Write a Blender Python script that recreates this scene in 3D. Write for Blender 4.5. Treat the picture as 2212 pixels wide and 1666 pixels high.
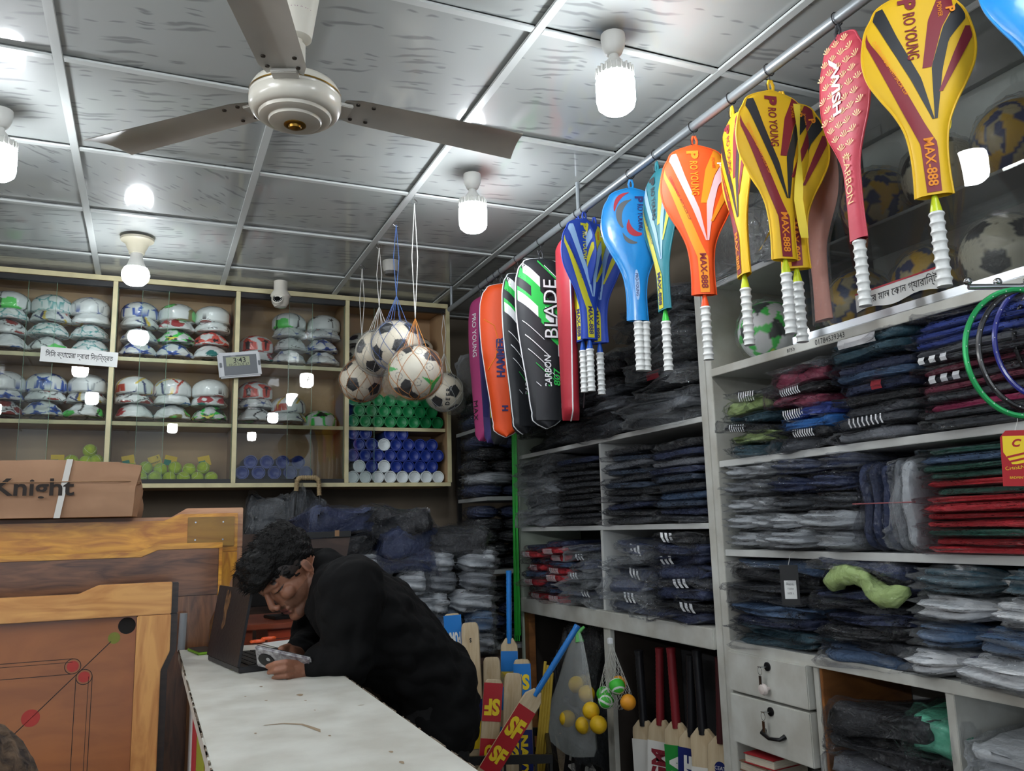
import bpy, bmesh, math, random
import numpy as np
from mathutils import Vector, Matrix, Euler

for o_ in list(bpy.data.objects): bpy.data.objects.remove(o_)
SC = bpy.context.scene; COL = SC.collection
PI = math.pi
# ------------------------------------------------------------------ camera
W, H, FPX = 2212, 1666, 1798.0
YAW, PITCH, ROLL = .4116, .1681, -.0267
CAM = np.array([0, 0, 1.38])
def cam_axes():
    cy, sy, cp, sp = math.cos(YAW), math.sin(YAW), math.cos(PITCH), math.sin(PITCH)
    f = np.array([sy*cp, cy*cp, sp]); r = np.array([cy, -sy, 0]); u = np.cross(r, f)
    c, s = math.cos(ROLL), math.sin(ROLL)
    return c*r+s*u, -s*r+c*u, f
CR, CU, CF = cam_axes()
def ray(u, v): return CR*((u-W/2)/FPX) + CU*(-(v-H/2)/FPX) + CF
def onz(u, v, z): d = ray(u, v); return CAM + d*(z-CAM[2])/d[2]
def ony(u, v, y): d = ray(u, v); return CAM + d*y/d[1]
def onx(u, v, x): d = ray(u, v); return CAM + d*x/d[0]
def atd(u, v, d): return CAM + ray(u, v)*d
cd = bpy.data.cameras.new('camera'); co = bpy.data.objects.new('camera', cd); COL.objects.link(co)
m_ = Matrix.Identity(4)
for i_ in range(3):
    m_[i_][0], m_[i_][1], m_[i_][2], m_[i_][3] = CR[i_], CU[i_], -CF[i_], CAM[i_]
co.matrix_world = m_
cd.sensor_fit = 'HORIZONTAL'; cd.sensor_width = 36; cd.lens = FPX/W*36; cd.clip_start = .02
SC.camera = co
# ------------------------------------------------------------------ world, exposure
wd = bpy.data.worlds.new('world'); SC.world = wd; wd.use_nodes = True
wd.node_tree.nodes['Background'].inputs[0].default_value = (.80, .90, 1, 1)
wd.node_tree.nodes['Background'].inputs[1].default_value = .8      # grey daylight through the open shop front
BULB = 74.0
SC.view_settings.view_transform = 'Standard'; SC.view_settings.look = 'None'
SC.view_settings.gamma = 1; SC.view_settings.use_curve_mapping = False
SC.view_settings.exposure = 0.22
# ------------------------------------------------------------------ helpers
RN = random.Random(7)
def lin(c):
    return tuple(((x/255)/12.92 if x <= 10 else ((x/255+.055)/1.055)**2.4) for x in c[:3])
MATS = {}
def mat(name, col=(200, 200, 200), rough=.5, metal=0, coat=0, bump=0, bscale=40, crumple=0, cscale=14, var=0, vscale=6, stretch=None,
        emit=0, spec=.5, wpos=False, attr=None, col2=None, sheen=0, trans=0, alpha=1):
    if name in MATS: return MATS[name]
    m = bpy.data.materials.new(name); m.use_nodes = True; MATS[name] = m
    nt = m.node_tree; N, L = nt.nodes, nt.links; b = N['Principled BSDF']
    b.inputs['Base Color'].default_value = (*lin(col), 1); b.inputs['Roughness'].default_value = rough
    b.inputs['Metallic'].default_value = metal; b.inputs['Specular IOR Level'].default_value = spec
    if coat: b.inputs['Coat Weight'].default_value = coat; b.inputs['Coat Roughness'].default_value = .16
    if sheen: b.inputs['Sheen Weight'].default_value = sheen
    if trans: b.inputs['Transmission Weight'].default_value = trans
    if alpha < 1: b.inputs['Alpha'].default_value = alpha
    if emit:
        b.inputs['Emission Color'].default_value = (*lin(col), 1); b.inputs['Emission Strength'].default_value = emit
    tc = N.new('ShaderNodeTexCoord'); src = tc.outputs['Object']
    bsrc = N.new('ShaderNodeNewGeometry').outputs['Position'] if wpos else src
    if stretch:
        mp = N.new('ShaderNodeMapping'); mp.inputs['Scale'].default_value = stretch; L.new(src, mp.inputs[0]); src = mp.outputs[0]
    if attr:
        a = N.new('ShaderNodeAttribute'); a.attribute_name = attr; L.new(a.outputs['Color'], b.inputs['Base Color'])
    elif col2 is not None or var:
        n = N.new('ShaderNodeTexNoise'); n.inputs['Scale'].default_value = vscale; n.inputs['Detail'].default_value = 6; L.new(src, n.inputs['Vector'])
        r = N.new('ShaderNodeValToRGB'); L.new(n.outputs[0], r.inputs[0])
        c2 = col2 if col2 is not None else tuple(x*(1-var) for x in col)
        r.color_ramp.elements[0].position = .36; r.color_ramp.elements[1].position = .64
        r.color_ramp.elements[0].color = (*lin(c2), 1); r.color_ramp.elements[1].color = (*lin(col), 1)
        L.new(r.outputs[0], b.inputs['Base Color'])
    def bumpn(scale, st, dist=.01, det=3, kind='N'):
        if kind == 'N': n = N.new('ShaderNodeTexNoise'); n.inputs['Detail'].default_value = det
        else: n = N.new('ShaderNodeTexVoronoi'); n.feature = 'F1'
        n.inputs['Scale'].default_value = scale; L.new(bsrc, n.inputs['Vector'])
        bu = N.new('ShaderNodeBump'); bu.inputs['Strength'].default_value = st; bu.inputs['Distance'].default_value = dist
        L.new(n.outputs[0], bu.inputs['Height']); return bu.outputs[0]
    if bump: L.new(bumpn(bscale, bump), b.inputs['Normal'])
    if crumple: L.new(bumpn(cscale, crumple, .05, 2), b.inputs['Coat Normal'])
    return m
def glassmat(name, tint=(1, 1, 1), ior=1.5, rough=0, haze=0, crumple=0, crease=0):
    m = bpy.data.materials.new(name); m.use_nodes = True; nt = m.node_tree; N, L = nt.nodes, nt.links; N.clear()
    o = N.new('ShaderNodeOutputMaterial'); t = N.new('ShaderNodeBsdfTransparent'); t.inputs[0].default_value = (*tint, 1)
    g = N.new('ShaderNodeBsdfGlossy'); g.inputs['Roughness'].default_value = rough
    f = N.new('ShaderNodeFresnel'); f.inputs[0].default_value = ior; mx = N.new('ShaderNodeMixShader')
    ff = N.new('ShaderNodeMath'); ff.operation = 'MULTIPLY'; ff.inputs[1].default_value = .38 if crumple else 1
    L.new(f.outputs[0], ff.inputs[0]); L.new(ff.outputs[0], mx.inputs[0]); last = t.outputs[0]
    if crumple:
        tc = N.new('ShaderNodeTexCoord'); nz = N.new('ShaderNodeTexNoise'); nz.inputs['Scale'].default_value = crumple; nz.inputs['Detail'].default_value = 4; nz.inputs['Distortion'].default_value = 1.5
        geo = N.new('ShaderNodeNewGeometry'); L.new(geo.outputs['Position'], nz.inputs['Vector']); bu = N.new('ShaderNodeBump'); bu.inputs['Strength'].default_value = .9; bu.inputs['Distance'].default_value = .012
        L.new(nz.outputs[0], bu.inputs['Height']); L.new(bu.outputs[0], g.inputs['Normal']); L.new(bu.outputs[0], f.inputs['Normal'])
    if haze:
        d = N.new('ShaderNodeBsdfDiffuse'); d.inputs[0].default_value = (.85, .88, .9, 1)
        m2 = N.new('ShaderNodeMixShader'); m2.inputs[0].default_value = haze
        if crease:   # milky film creases, painted as pale lines that stand in for glints
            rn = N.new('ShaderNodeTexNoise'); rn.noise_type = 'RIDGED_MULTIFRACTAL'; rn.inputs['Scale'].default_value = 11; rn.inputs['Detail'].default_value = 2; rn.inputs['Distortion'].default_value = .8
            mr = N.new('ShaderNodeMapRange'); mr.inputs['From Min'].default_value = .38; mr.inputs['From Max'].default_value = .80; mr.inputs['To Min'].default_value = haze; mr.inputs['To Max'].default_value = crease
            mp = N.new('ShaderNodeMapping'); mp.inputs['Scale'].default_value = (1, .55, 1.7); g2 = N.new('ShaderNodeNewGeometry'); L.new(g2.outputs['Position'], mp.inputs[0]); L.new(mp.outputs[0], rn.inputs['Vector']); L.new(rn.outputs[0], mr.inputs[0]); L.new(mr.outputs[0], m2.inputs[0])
        L.new(t.outputs[0], m2.inputs[1]); L.new(d.outputs[0], m2.inputs[2]); last = m2.outputs[0]
    L.new(last, mx.inputs[1]); L.new(g.outputs[0], mx.inputs[2]); L.new(mx.outputs[0], o.inputs[0])
    return m
def wood(name, c1, c2, scale=(1.2, 1.2, 9), rough=.35, coat=.3, c3=None):
    m = bpy.data.materials.new(name); m.use_nodes = True; nt = m.node_tree; N, L = nt.nodes, nt.links; b = N['Principled BSDF']
    tc = N.new('ShaderNodeTexCoord'); mp = N.new('ShaderNodeMapping'); mp.inputs['Scale'].default_value = scale; L.new(tc.outputs['Object'], mp.inputs[0])
    n = N.new('ShaderNodeTexNoise'); n.inputs['Scale'].default_value = 5; n.inputs['Detail'].default_value = 8; n.inputs['Distortion'].default_value = 1.2
    L.new(mp.outputs[0], n.inputs['Vector'])
    r = N.new('ShaderNodeValToRGB'); e = r.color_ramp.elements
    e[0].position = .33; e[0].color = (*lin(c2), 1); e[1].position = .62; e[1].color = (*lin(c1), 1)
    L.new(n.outputs[0], r.inputs[0]); L.new(r.outputs[0], b.inputs['Base Color'])
    b.inputs['Roughness'].default_value = rough; b.inputs['Coat Weight'].default_value = coat; b.inputs['Coat Roughness'].default_value = .15
    return m

class MB:
    def __init__(s): s.v = []; s.f = []; s.m = []
    def add(s, vs, fs, m=0, T=None):
        o = len(s.v)
        if T is not None: vs = [T @ Vector(p) for p in vs]
        s.v += [tuple(p) for p in vs]; s.f += [tuple(o+i for i in f) for f in fs]; s.m += [m]*len(fs); return s
    def box(s, a, b, m=0, T=None):
        (x0, y0, z0), (x1, y1, z1) = a, b
        return s.add([(x0,y0,z0),(x1,y0,z0),(x1,y1,z0),(x0,y1,z0),(x0,y0,z1),(x1,y0,z1),(x1,y1,z1),(x0,y1,z1)],
                     [(0,3,2,1),(4,5,6,7),(0,1,5,4),(1,2,6,5),(2,3,7,6),(3,0,4,7)], m, T)
    def cbox(s, c, d, m=0, T=None):
        return s.box([c[i]-d[i]/2 for i in range(3)], [c[i]+d[i]/2 for i in range(3)], m, T)
    def lathe(s, prof, n=20, m=0, T=None, cap=True):
        vs = []; fs = []
        for r, z in prof:
            for k in range(n): a = 2*PI*k/n; vs.append((r*math.cos(a), r*math.sin(a), z))
        for i in range(len(prof)-1):
            for k in range(n):
                k2 = (k+1) % n; fs.append((i*n+k, i*n+k2, (i+1)*n+k2, (i+1)*n+k))
        if cap: fs.append(tuple(range(n-1, -1, -1))); fs.append(tuple((len(prof)-1)*n+k for k in range(n)))
        return s.add(vs, fs, m, T)
    def tube(s, pts, r, n=8, m=0, closed=False, cap=True):
        P = [Vector(p) for p in pts]; K = len(P); vs = []; fs = []; up = None
        rr = r if hasattr(r, '__len__') else [r]*K
        for i in range(K):
            if closed: t = P[(i+1) % K]-P[i-1]
            else: t = P[min(i+1, K-1)]-P[max(i-1, 0)]
            if t.length < 1e-9: t = Vector((0, 0, 1))
            t.normalize()
            if up is None: up = t.orthogonal().normalized()
            else:
                up = up-t*up.dot(t)
                up = up.normalized() if up.length > 1e-6 else t.orthogonal().normalized()
            w = t.cross(up)
            for k in range(n):
                a = 2*PI*k/n; vs.append(P[i]+(up*math.cos(a)+w*math.sin(a))*rr[i])
        for i in range(K if closed else K-1):
            j = (i+1) % K
            for k in range(n):
                k2 = (k+1) % n; fs.append((i*n+k, i*n+k2, j*n+k2, j*n+k))
        if cap and not closed: fs.append(tuple(range(n-1, -1, -1))); fs.append(tuple((K-1)*n+k for k in range(n)))
        return s.add(vs, fs, m)
    def prism(s, out, y0, y1, m=0, T=None):
        "outline in x,z extruded along y"
        n = len(out); vs = [(x, y0, z) for x, z in out]+[(x, y1, z) for x, z in out]
        fs = [tuple(range(n)), tuple(range(2*n-1, n-1, -1))]+[(i, n+i, n+(i+1) % n, (i+1) % n) for i in range(n)]
        return s.add(vs, fs, m, T)
    def grid(s, P, m=0, closed=False):
        "P[i][j] points"
        a, b = len(P), len(P[0]); vs = [p for row in P for p in row]; fs = []
        for i in range(a-1):
            for j in range(b if closed else b-1):
                j2 = (j+1) % b; fs.append((i*b+j, i*b+j2, (i+1)*b+j2, (i+1)*b+j))
        return s.add(vs, fs, m)
    def sphere(s, c, r, n=12, m=0):
        prof = [(max(1e-4, r*math.sin(PI*i/(n//2+2))), -r*math.cos(PI*i/(n//2+2))) for i in range(n//2+3)]
        return s.lathe(prof, n, m, Matrix.Translation(c))
    def mesh(s, name, mats, smooth=False, bevel=0):
        me = bpy.data.meshes.new(name); me.from_pydata(s.v, [], s.f)
        for mm in (mats if isinstance(mats, (list, tuple)) else [mats]): me.materials.append(mm)
        me.polygons.foreach_set('material_index', s.m)
        bm = bmesh.new(); bm.from_mesh(me); bmesh.ops.recalc_face_normals(bm, faces=bm.faces)
        if bevel: bmesh.ops.bevel(bm, geom=list(bm.edges), offset=bevel, segments=2, affect='EDGES', clamp_overlap=True)
        bm.to_mesh(me); bm.free()
        if smooth:
            me.polygons.foreach_set('use_smooth', [True]*len(me.polygons))
            if smooth != 'all': me.set_sharp_from_angle(angle=math.radians(40))
        me.update(); return me
def ob(name, me, parent=None, loc=None, rot=None, scale=None, mats=None):
    o = bpy.data.objects.new(name, me); COL.objects.link(o)
    if parent is not None: o.parent = parent
    if loc is not None: o.location = loc
    if rot is not None: o.rotation_euler = rot
    if scale is not None: o.scale = scale
    if mats is not None:
        for i, mm in enumerate(mats if isinstance(mats, (list, tuple)) else [mats]):
            o.material_slots[i].link = 'OBJECT'; o.material_slots[i].material = mm
    return o
def tag(o, label, cat, group=None):
    o['label'] = label; o['category'] = cat
    if group: o['group'] = group
    return o
def thing(name, label, cat, loc=(0, 0, 0), rot=(0, 0, 0), group=None):
    o = bpy.data.objects.new(name, None); COL.objects.link(o); o.location = loc; o.rotation_euler = rot; o.empty_display_size = .05
    return tag(o, label, cat, group)
def struct(name, me, parent=None, **k):
    o = ob(name, me, parent, **k)
    if parent is None: o['kind'] = 'structure'
    return o
ORD = ['first', 'second', 'third', 'fourth', 'fifth', 'sixth', 'seventh', 'eighth', 'ninth', 'tenth', 'eleventh', 'twelfth', 'thirteenth', 'fourteenth', 'fifteenth', 'sixteenth']
def nth(i, n, a='bottom', b='top'):
    if a == 'bottom': return 'lowest' if i == 0 else 'topmost' if i == n-1 else ORD[i]+' up'
    return a+'most' if i == 0 else b+'most' if i == n-1 else ORD[i]+' from '+a
TXT = {}
def text_mesh(s, bold=0, shear=0, spacing=1):
    k = (s, bold, shear, spacing)
    if k in TXT: return TXT[k]
    cu = bpy.data.curves.new('lettering', 'FONT'); cu.body = s; cu.size = 1; cu.offset = bold; cu.shear = shear; cu.space_character = spacing
    cu.resolution_u = 3; cu.fill_mode = 'FRONT'
    o = bpy.data.objects.new('tmp', cu); COL.objects.link(o)
    dg = bpy.context.evaluated_depsgraph_get(); dg.update()
    me = bpy.data.meshes.new_from_object(o.evaluated_get(dg)); bpy.data.objects.remove(o)
    n = len(me.vertices)
    if n == 0: TXT[k] = None; return None
    a = np.empty(n*3); me.vertices.foreach_get('co', a); a = a.reshape(-1, 3)
    lo, hi = a.min(0), a.max(0); a -= (lo+hi)/2; h = hi[1]-lo[1]; a /= h; a[:, 2] = 0
    me.vertices.foreach_set('co', a.ravel()); me.materials.clear(); me.materials.append(None); me.name = 'lettering'
    TXT[k] = (me, (hi[0]-lo[0])/h); return TXT[k]
def lettering(parent, s, c, right, up, h, m, width=None, bold=0, shear=0, spacing=1, name='lettering'):
    "flat printed text centred at c (parent space)"
    t = text_mesh(s, bold, shear, spacing)
    if t is None: return None
    me, asp = t; r = Vector(right).normalized(); u = Vector(up).normalized(); nn = r.cross(u)
    o = ob(name, me, parent, mats=m); sx = (width/asp if width else h)
    M = Matrix.Identity(4)
    for i in range(3): M[i][0] = r[i]*sx; M[i][1] = u[i]*h; M[i][2] = nn[i]; M[i][3] = c[i]
    o.matrix_local = M; return o
def smooth_interp(pts, t):
    x = np.array([p[0] for p in pts]); y = np.array([p[1] for p in pts]); d = np.gradient(y, x)
    t = np.clip(np.asarray(t, float), x[0], x[-1]); i = np.clip(np.searchsorted(x, t)-1, 0, len(x)-2)
    h = x[i+1]-x[i]; s = (t-x[i])/h
    return (2*s**3-3*s**2+1)*y[i]+(s**3-2*s**2+s)*h*d[i]+(-2*s**3+3*s**2)*y[i+1]+(s**3-s**2)*h*d[i+1]
def ico(sub, name='ball'):
    bm = bmesh.new(); bmesh.ops.create_icosphere(bm, subdivisions=sub, radius=1); me = bpy.data.meshes.new(name); bm.to_mesh(me); bm.free()
    me.polygons.foreach_set('use_smooth', [True]*len(me.polygons)); return me
def co_get(me):
    a = np.empty(len(me.vertices)*3); me.vertices.foreach_get('co', a); return a.reshape(-1, 3)
def co_set(me, a): me.vertices.foreach_set('co', np.ascontiguousarray(a, dtype=float).ravel()); me.update()
def setcol(me, c, name='Col'):
    at = me.color_attributes.new(name, 'FLOAT_COLOR', 'POINT'); f = np.ones((len(me.vertices), 4)); f[:, :3] = c
    at.data.foreach_set('color', f.ravel())
def vnoise(P, seed=0, sc=1.0, oct=3):
    "cheap smooth pseudo noise (sum of sines) for displacement"
    r = np.random.RandomState(seed); out = np.zeros(len(P)); amp = 1.0
    for k in range(oct):
        for _ in range(4):
            d = r.normal(size=3)*sc*(1.9**k); out += amp*np.sin(P@d+r.uniform(0, 6.28))/2
        amp *= .55
    return out
# ================================================================== room
ZC = 2.7046                    # underside of the false ceiling
GX, GY, TS = -.286, 4.2553, .6 # ceiling grid origin and pitch
XW, YW, XL, YF = 2.17, 4.92, -2.3, -2.6
m_cream = mat('cream_paint', (176, 164, 132), .55, var=.12, vscale=3)
m_wallg = mat('wall_paint', (120, 108, 92), .8, var=.15, vscale=2)
m_floor = mat('floor_tile', (120, 112, 104), .35, var=.2, vscale=4)
m_white = mat('white_laminate', (205, 207, 204), .38, var=.06, vscale=5)
m_worn = mat('white_worn_paint', (204, 205, 198), .45, col2=(178, 176, 166), vscale=7)
m_dark = mat('black_plastic', (14, 14, 15), .4)
m_metal = mat('chrome', (190, 192, 196), .18, 1)
m_alu = mat('aluminium', (205, 208, 212), .28, .85)
struct('floor', MB().box((XL, YF, -.05), (XW, YW, 0)).mesh('floor', m_floor))
struct('wall_back', MB().box((XL, YW, 0), (XW+.1, YW+.1, 3)).mesh('wall', m_wallg))
struct('wall_right', MB().box((XW, YF, 0), (XW+.1, YW, 3)).mesh('wall', m_wallg))
struct('wall_left', MB().box((XL-.1, YF, 0), (XL, YW+.1, 3)).mesh('wall', m_wallg))
def ceiling_mat(name, turn, seed):
    m = bpy.data.materials.new(name); m.use_nodes = True; nt = m.node_tree; N, L = nt.nodes, nt.links; b = N['Principled BSDF']
    geo = N.new('ShaderNodeNewGeometry')
    def streaks(rot, sx, sy, off, lo, hi, keep):
        mp = N.new('ShaderNodeMapping'); mp.vector_type = 'TEXTURE'; mp.inputs['Rotation'].default_value = (0, 0, rot); mp.inputs['Scale'].default_value = (1/sx, 1/sy, 1); mp.inputs['Location'].default_value = (off, off*.7, 0)
        nz = N.new('ShaderNodeTexNoise'); nz.inputs['Scale'].default_value = 9; L.new(geo.outputs['Position'], nz.inputs['Vector'])
        ad = N.new('ShaderNodeVectorMath'); ad.operation = 'MULTIPLY_ADD'; ad.inputs[1].default_value = (.05, .05, 0)
        L.new(nz.outputs['Color'], ad.inputs[0]); L.new(geo.outputs['Position'], ad.inputs[2]); L.new(ad.outputs[0], mp.inputs[0])
        v = N.new('ShaderNodeTexVoronoi'); sp = N.new('ShaderNodeSeparateColor'); v.voronoi_dimensions = '2D'; v.inputs['Scale'].default_value = 1; v.inputs['Randomness'].default_value = .85; L.new(mp.outputs[0], v.inputs['Vector'])
        r = N.new('ShaderNodeMapRange'); r.inputs['From Min'].default_value = lo; r.inputs['From Max'].default_value = hi; r.inputs['To Min'].default_value = 1; r.inputs['To Max'].default_value = 0
        L.new(v.outputs['Distance'], r.inputs[0]); L.new(v.outputs['Color'], sp.inputs[0])
        gt = N.new('ShaderNodeMath'); gt.operation = 'GREATER_THAN'; gt.inputs[1].default_value = keep; L.new(sp.outputs[0], gt.inputs[0])
        ml = N.new('ShaderNodeMath'); ml.operation = 'MULTIPLY'; L.new(gt.outputs[0], ml.inputs[0]); L.new(r.outputs[0], ml.inputs[1]); return ml.outputs[0]
    a = streaks(turn, 5.0, 46, .3+seed, .18, .40, .78); c = streaks(turn+.1, 15, 60, 2.1+seed, .15, .35, .86)
    mx = N.new('ShaderNodeMath'); mx.operation = 'MAXIMUM'; L.new(a, mx.inputs[0]); L.new(c, mx.inputs[1])
    sc = N.new('ShaderNodeMath'); sc.operation = 'MULTIPLY'; sc.inputs[1].default_value = .55; L.new(mx.outputs[0], sc.inputs[0])
    mix = N.new('ShaderNodeMix'); mix.data_type = 'RGBA'; mix.inputs[6].default_value = (*lin((170, 174, 172)), 1); mix.inputs[7].default_value = (*lin((92, 96, 98)), 1)
    L.new(sc.outputs[0], mix.inputs[0]); L.new(mix.outputs[2], b.inputs['Base Color'])
    b.inputs['Roughness'].default_value = .55; b.inputs['Coat Weight'].default_value = .7; b.inputs['Coat Roughness'].default_value = .07
    return m
cm1 = ceiling_mat('streaked_ceiling_panel', -.22, 0); cm2 = ceiling_mat('feathered_ceiling_panel', .75, 1.3)
m_tbar = mat('ceiling_bar', (196, 200, 198), .35, spec=.4)
m_void = mat('ceiling_void', (30, 30, 30), .9)
ceil = struct('ceiling', MB().box((XL, YF, ZC+.10), (XW, YW, ZC+.14)).mesh('ceiling', m_void))
tile = MB().box((-.293, -.293, .012), (.293, .293, .022)).mesh('ceiling_panel', cm1, bevel=.001)
rr = random.Random(3)
for i in range(-4, 5):
    for j in range(-1, 12):
        cx, cy = GX+(i+.5)*TS, GY-(j-.5)*TS
        if cx-.3 < XL or cx-.29 > XW or cy-.3 < YF: continue
        x1 = min(cx+.293, XW); y1 = min(cy+.293, YW)
        o = ob('ceiling_panel', tile, ceil, (cx, cy, ZC), (rr.uniform(-.003, .003), rr.uniform(-.003, .003), 0), ((x1-cx+.293)/.586, (y1-cy+.293)/.586, 1),
               mats=cm2 if (i, j) in ((0, 2), (-1, 2), (-2, 5), (2, 6)) else cm1)
        if x1 < cx+.29 or y1 < cy+.29: o.location = ((cx-.293+x1)/2, (cy-.293+y1)/2, ZC)
def bar(a, b):
    return ob('ceiling_bar', MB().box(a, b).mesh('ceiling_bar', m_tbar, bevel=.0012), ceil)
for i in range(-3, 5):
    x = GX+i*TS
    if x < XW: bar((x-.013, YF, ZC-.002), (x+.013, YW, ZC+.0055))
for j in range(-1, 12):
    y = GY-j*TS
    for i in range(-4, 5):
        x = GX+i*TS
        if x+.013 < XW and YF < y < YW and x > XL-.3: bar((max(x+.0135, XL), y-.012, ZC-.0012), (min(x+TS-.0135, XW), y+.012, ZC+.0055))

# ------------------------------------------------------------------ lamps
m_glow = mat('lit_diffuser', (244, 250, 255), .5, emit=BULB)
m_hold = mat('white_porcelain', (205, 205, 200), .3)
m_oldhold = mat('cream_lamp_holder', (196, 190, 168), .35)
def t_bulb(x, y, label):
    t = thing('bulb_lamp', label, 'lamp', (x, y, ZC), group='ceiling bulb lamps')
    ob('lamp_holder', MB().lathe([(.033, 0), (.034, -.012), (.031, -.035), (.022, -.056), (.015, -.06)], 24).mesh('lamp_holder', m_hold, True), t)
    me = MB().lathe([(.013, -.058), (.015, -.07), (.022, -.078), (.028, -.092), (.046, -.104), (.05, -.125)], 28).mesh('bulb_body', m_hold, True); bb = ob('bulb_body', me, t)
    f = MB()
    for k in range(22):
        a = 2*PI*k/22; f.box((.044, -.0015, -.124), (.053, .0015, -.102), T=Matrix.Rotation(a, 4, 'Z'))
    ob('heat_fin', f.mesh('heat_fin', m_hold), bb)
    ob('diffuser', MB().lathe([(.049, -.124), (.053, -.14), (.053, -.195), (.049, -.212), (.036, -.224), (.014, -.228)], 24).mesh('diffuser', m_glow, True), t)
t_bulb(1.076, 2.79, 'lit bulb lamp on the ceiling above the green sports bag')
t_bulb(1.116, 1.80, 'brightest lit bulb lamp, right of the fan, near the picture top')
t_bulb(-.475, 2.84, 'lit bulb lamp cut by the left picture edge')
for (x, y, w) in ((-.475, 1.5, 'behind and left of the camera'), (1.116, .55, 'behind the fan over the racket pipe end'), (.2, -.5, 'near the shop front'), (-1.3, .6, 'far left near the shop front'), (1.1, -1.2, 'right of the shop front')):
    t_bulb(x, y, 'lit bulb lamp outside the picture, '+w)
m_tubeglow = mat('added_tube_glow', (246, 250, 255), .5, emit=120)  # tube lamps added on the unseen wall to lighten the shelf fronts
for y, w in ((.2, 'nearer the shop front'), (1.75, 'further inside')):
    t = thing('added_tube_lamp', 'added fill tube lamp on the unseen left wall, '+w, 'lamp', (XL+.001, y, 2.2), group='added tube lamps on the unseen left wall')
    ob('lamp_batten', MB().box((0, -.6, -.02), (.03, .6, .02)).mesh('lamp_batten', m_hold, bevel=.002), t); ob('tube', MB().tube([(.048, -.58, 0), (.048, .58, 0)], .014, 10).mesh('tube', m_tubeglow, True), t)
t = thing('bulb_lamp', 'lit round bulb in a cream holder above the ball cabinet', 'lamp', (-.098, 3.955, ZC), group='ceiling bulb lamps')
ob('lamp_holder', MB().lathe([(.072, 0), (.07, -.01), (.05, -.024), (.042, -.045), (.035, -.058), (.033, -.07)], 28).mesh('lamp_holder', m_oldhold, True), t)
ob('bulb_body', MB().lathe([(.026, -.07), (.026, -.085), (.036, -.12), (.048, -.138)], 24).mesh('bulb_body', m_hold, True), t)
ob('diffuser', MB().lathe([(.049, -.138), (.057, -.155), (.059, -.172), (.053, -.195), (.036, -.212), (.012, -.219)], 24).mesh('diffuser', m_glow, True), t)

# ------------------------------------------------------------------ ceiling fan
m_fan = mat('fan_enamel', (206, 202, 190), .28, coat=.4); m_blade = mat('fan_blade_grey', (216, 214, 207), .33, .0, var=.08, vscale=5)
m_gold = mat('brass', (150, 116, 50), .3, .9); m_purple = mat('faded_purple_print', (150, 110, 130), .5)
FX, FY, FZ = .283, 1.906, 2.40
fan = thing('ceiling_fan', 'white three-blade ceiling fan with gold cap hanging from the ceiling', 'fan', (FX, FY, FZ))
hub = ob('motor_hub', MB().lathe([(.03, .052), (.075, .050), (.098, .040), (.106, .026), (.108, .012), (.1065, .008), (.1085, .004), (.108, -.012), (.102, -.026), (.094, -.033), (.086, -.034), (.083, -.041), (.070, -.046), (.063, -.046), (.060, -.052), (.045, -.056), (.025, -.057)], 48).mesh('motor_hub', m_fan, True), fan)
ob('gold_band', MB().lathe([(.1095, .017), (.1098, .013)], 48, cap=False).mesh('gold_band', m_gold, True), hub)
ob('gold_cap', MB().lathe([(.026, -.056), (.026, -.059), (.021, -.061), (.016, -.060), (.014, -.066), (.006, -.069)], 28).mesh('gold_cap', m_gold, True), hub)
ob('down_rod', MB().lathe([(.022, .05), (.022, .15), (.014, .16), (.014, ZC-FZ-.05)], 20).mesh('down_rod', m_fan, True), fan)
cano = ob('canopy', MB().lathe([(.028, .165), (.036, .168), (.055, ZC-FZ-.01), (.056, ZC-FZ)], 32).mesh('canopy', m_fan, True), fan)
for k, ch in enumerate('JAMUNA'):
    a = math.radians(-118+k*11); rr_ = .0445
    lettering(cano, ch, (rr_*math.cos(a), rr_*math.sin(a), .236), (-math.sin(a), math.cos(a), 0), (0, 0, 1), .017, m_purple, bold=.02)
def blade(az):
    P = []; n = 14
    for i in range(n+1):
        r = .115+i*(.62-.115)/n; t_ = i/n; hw = .052+.014*t_
        if i == 0: hw *= .8
        lead = hw; trail = -hw
        row = []
        for s in (1, .5, 0, -.5, -1):
            y = lead if s == 1 else trail if s == -1 else s*hw
            z = .010*(1-s*s)-y*.07
            row.append((r-(.03*(1-s)/2 if i == n else 0), y, z))
        P.append(row)
    mb = MB().grid(P); P2 = [[(x, y, z+.002) for x, y, z in row] for row in P]; mb.grid(P2)
    b = ob('fan_blade', mb.mesh('fan_blade', m_blade, True), fan, (0, 0, .008), (0, 0, az))
    ob('blade_bracket', MB().box((.09, -.03, -.006), (.135, .03, .004)).mesh('blade_bracket', m_blade, bevel=.002), b)
    for (x, y) in ((.145, .034), (.145, -.034), (.185, .034), (.185, -.034)):
        ob('screw', MB().lathe([(.0055, -.003), (.005, -.006), (.002, -.0065)], 10, T=Matrix.Translation((x, y, .010-y*.07-.006))).mesh('screw', mat('dark_screw', (70, 64, 58), .4, .6), True), b)
for az in (134.5, 4.5, 250): blade(math.radians(az))

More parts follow.
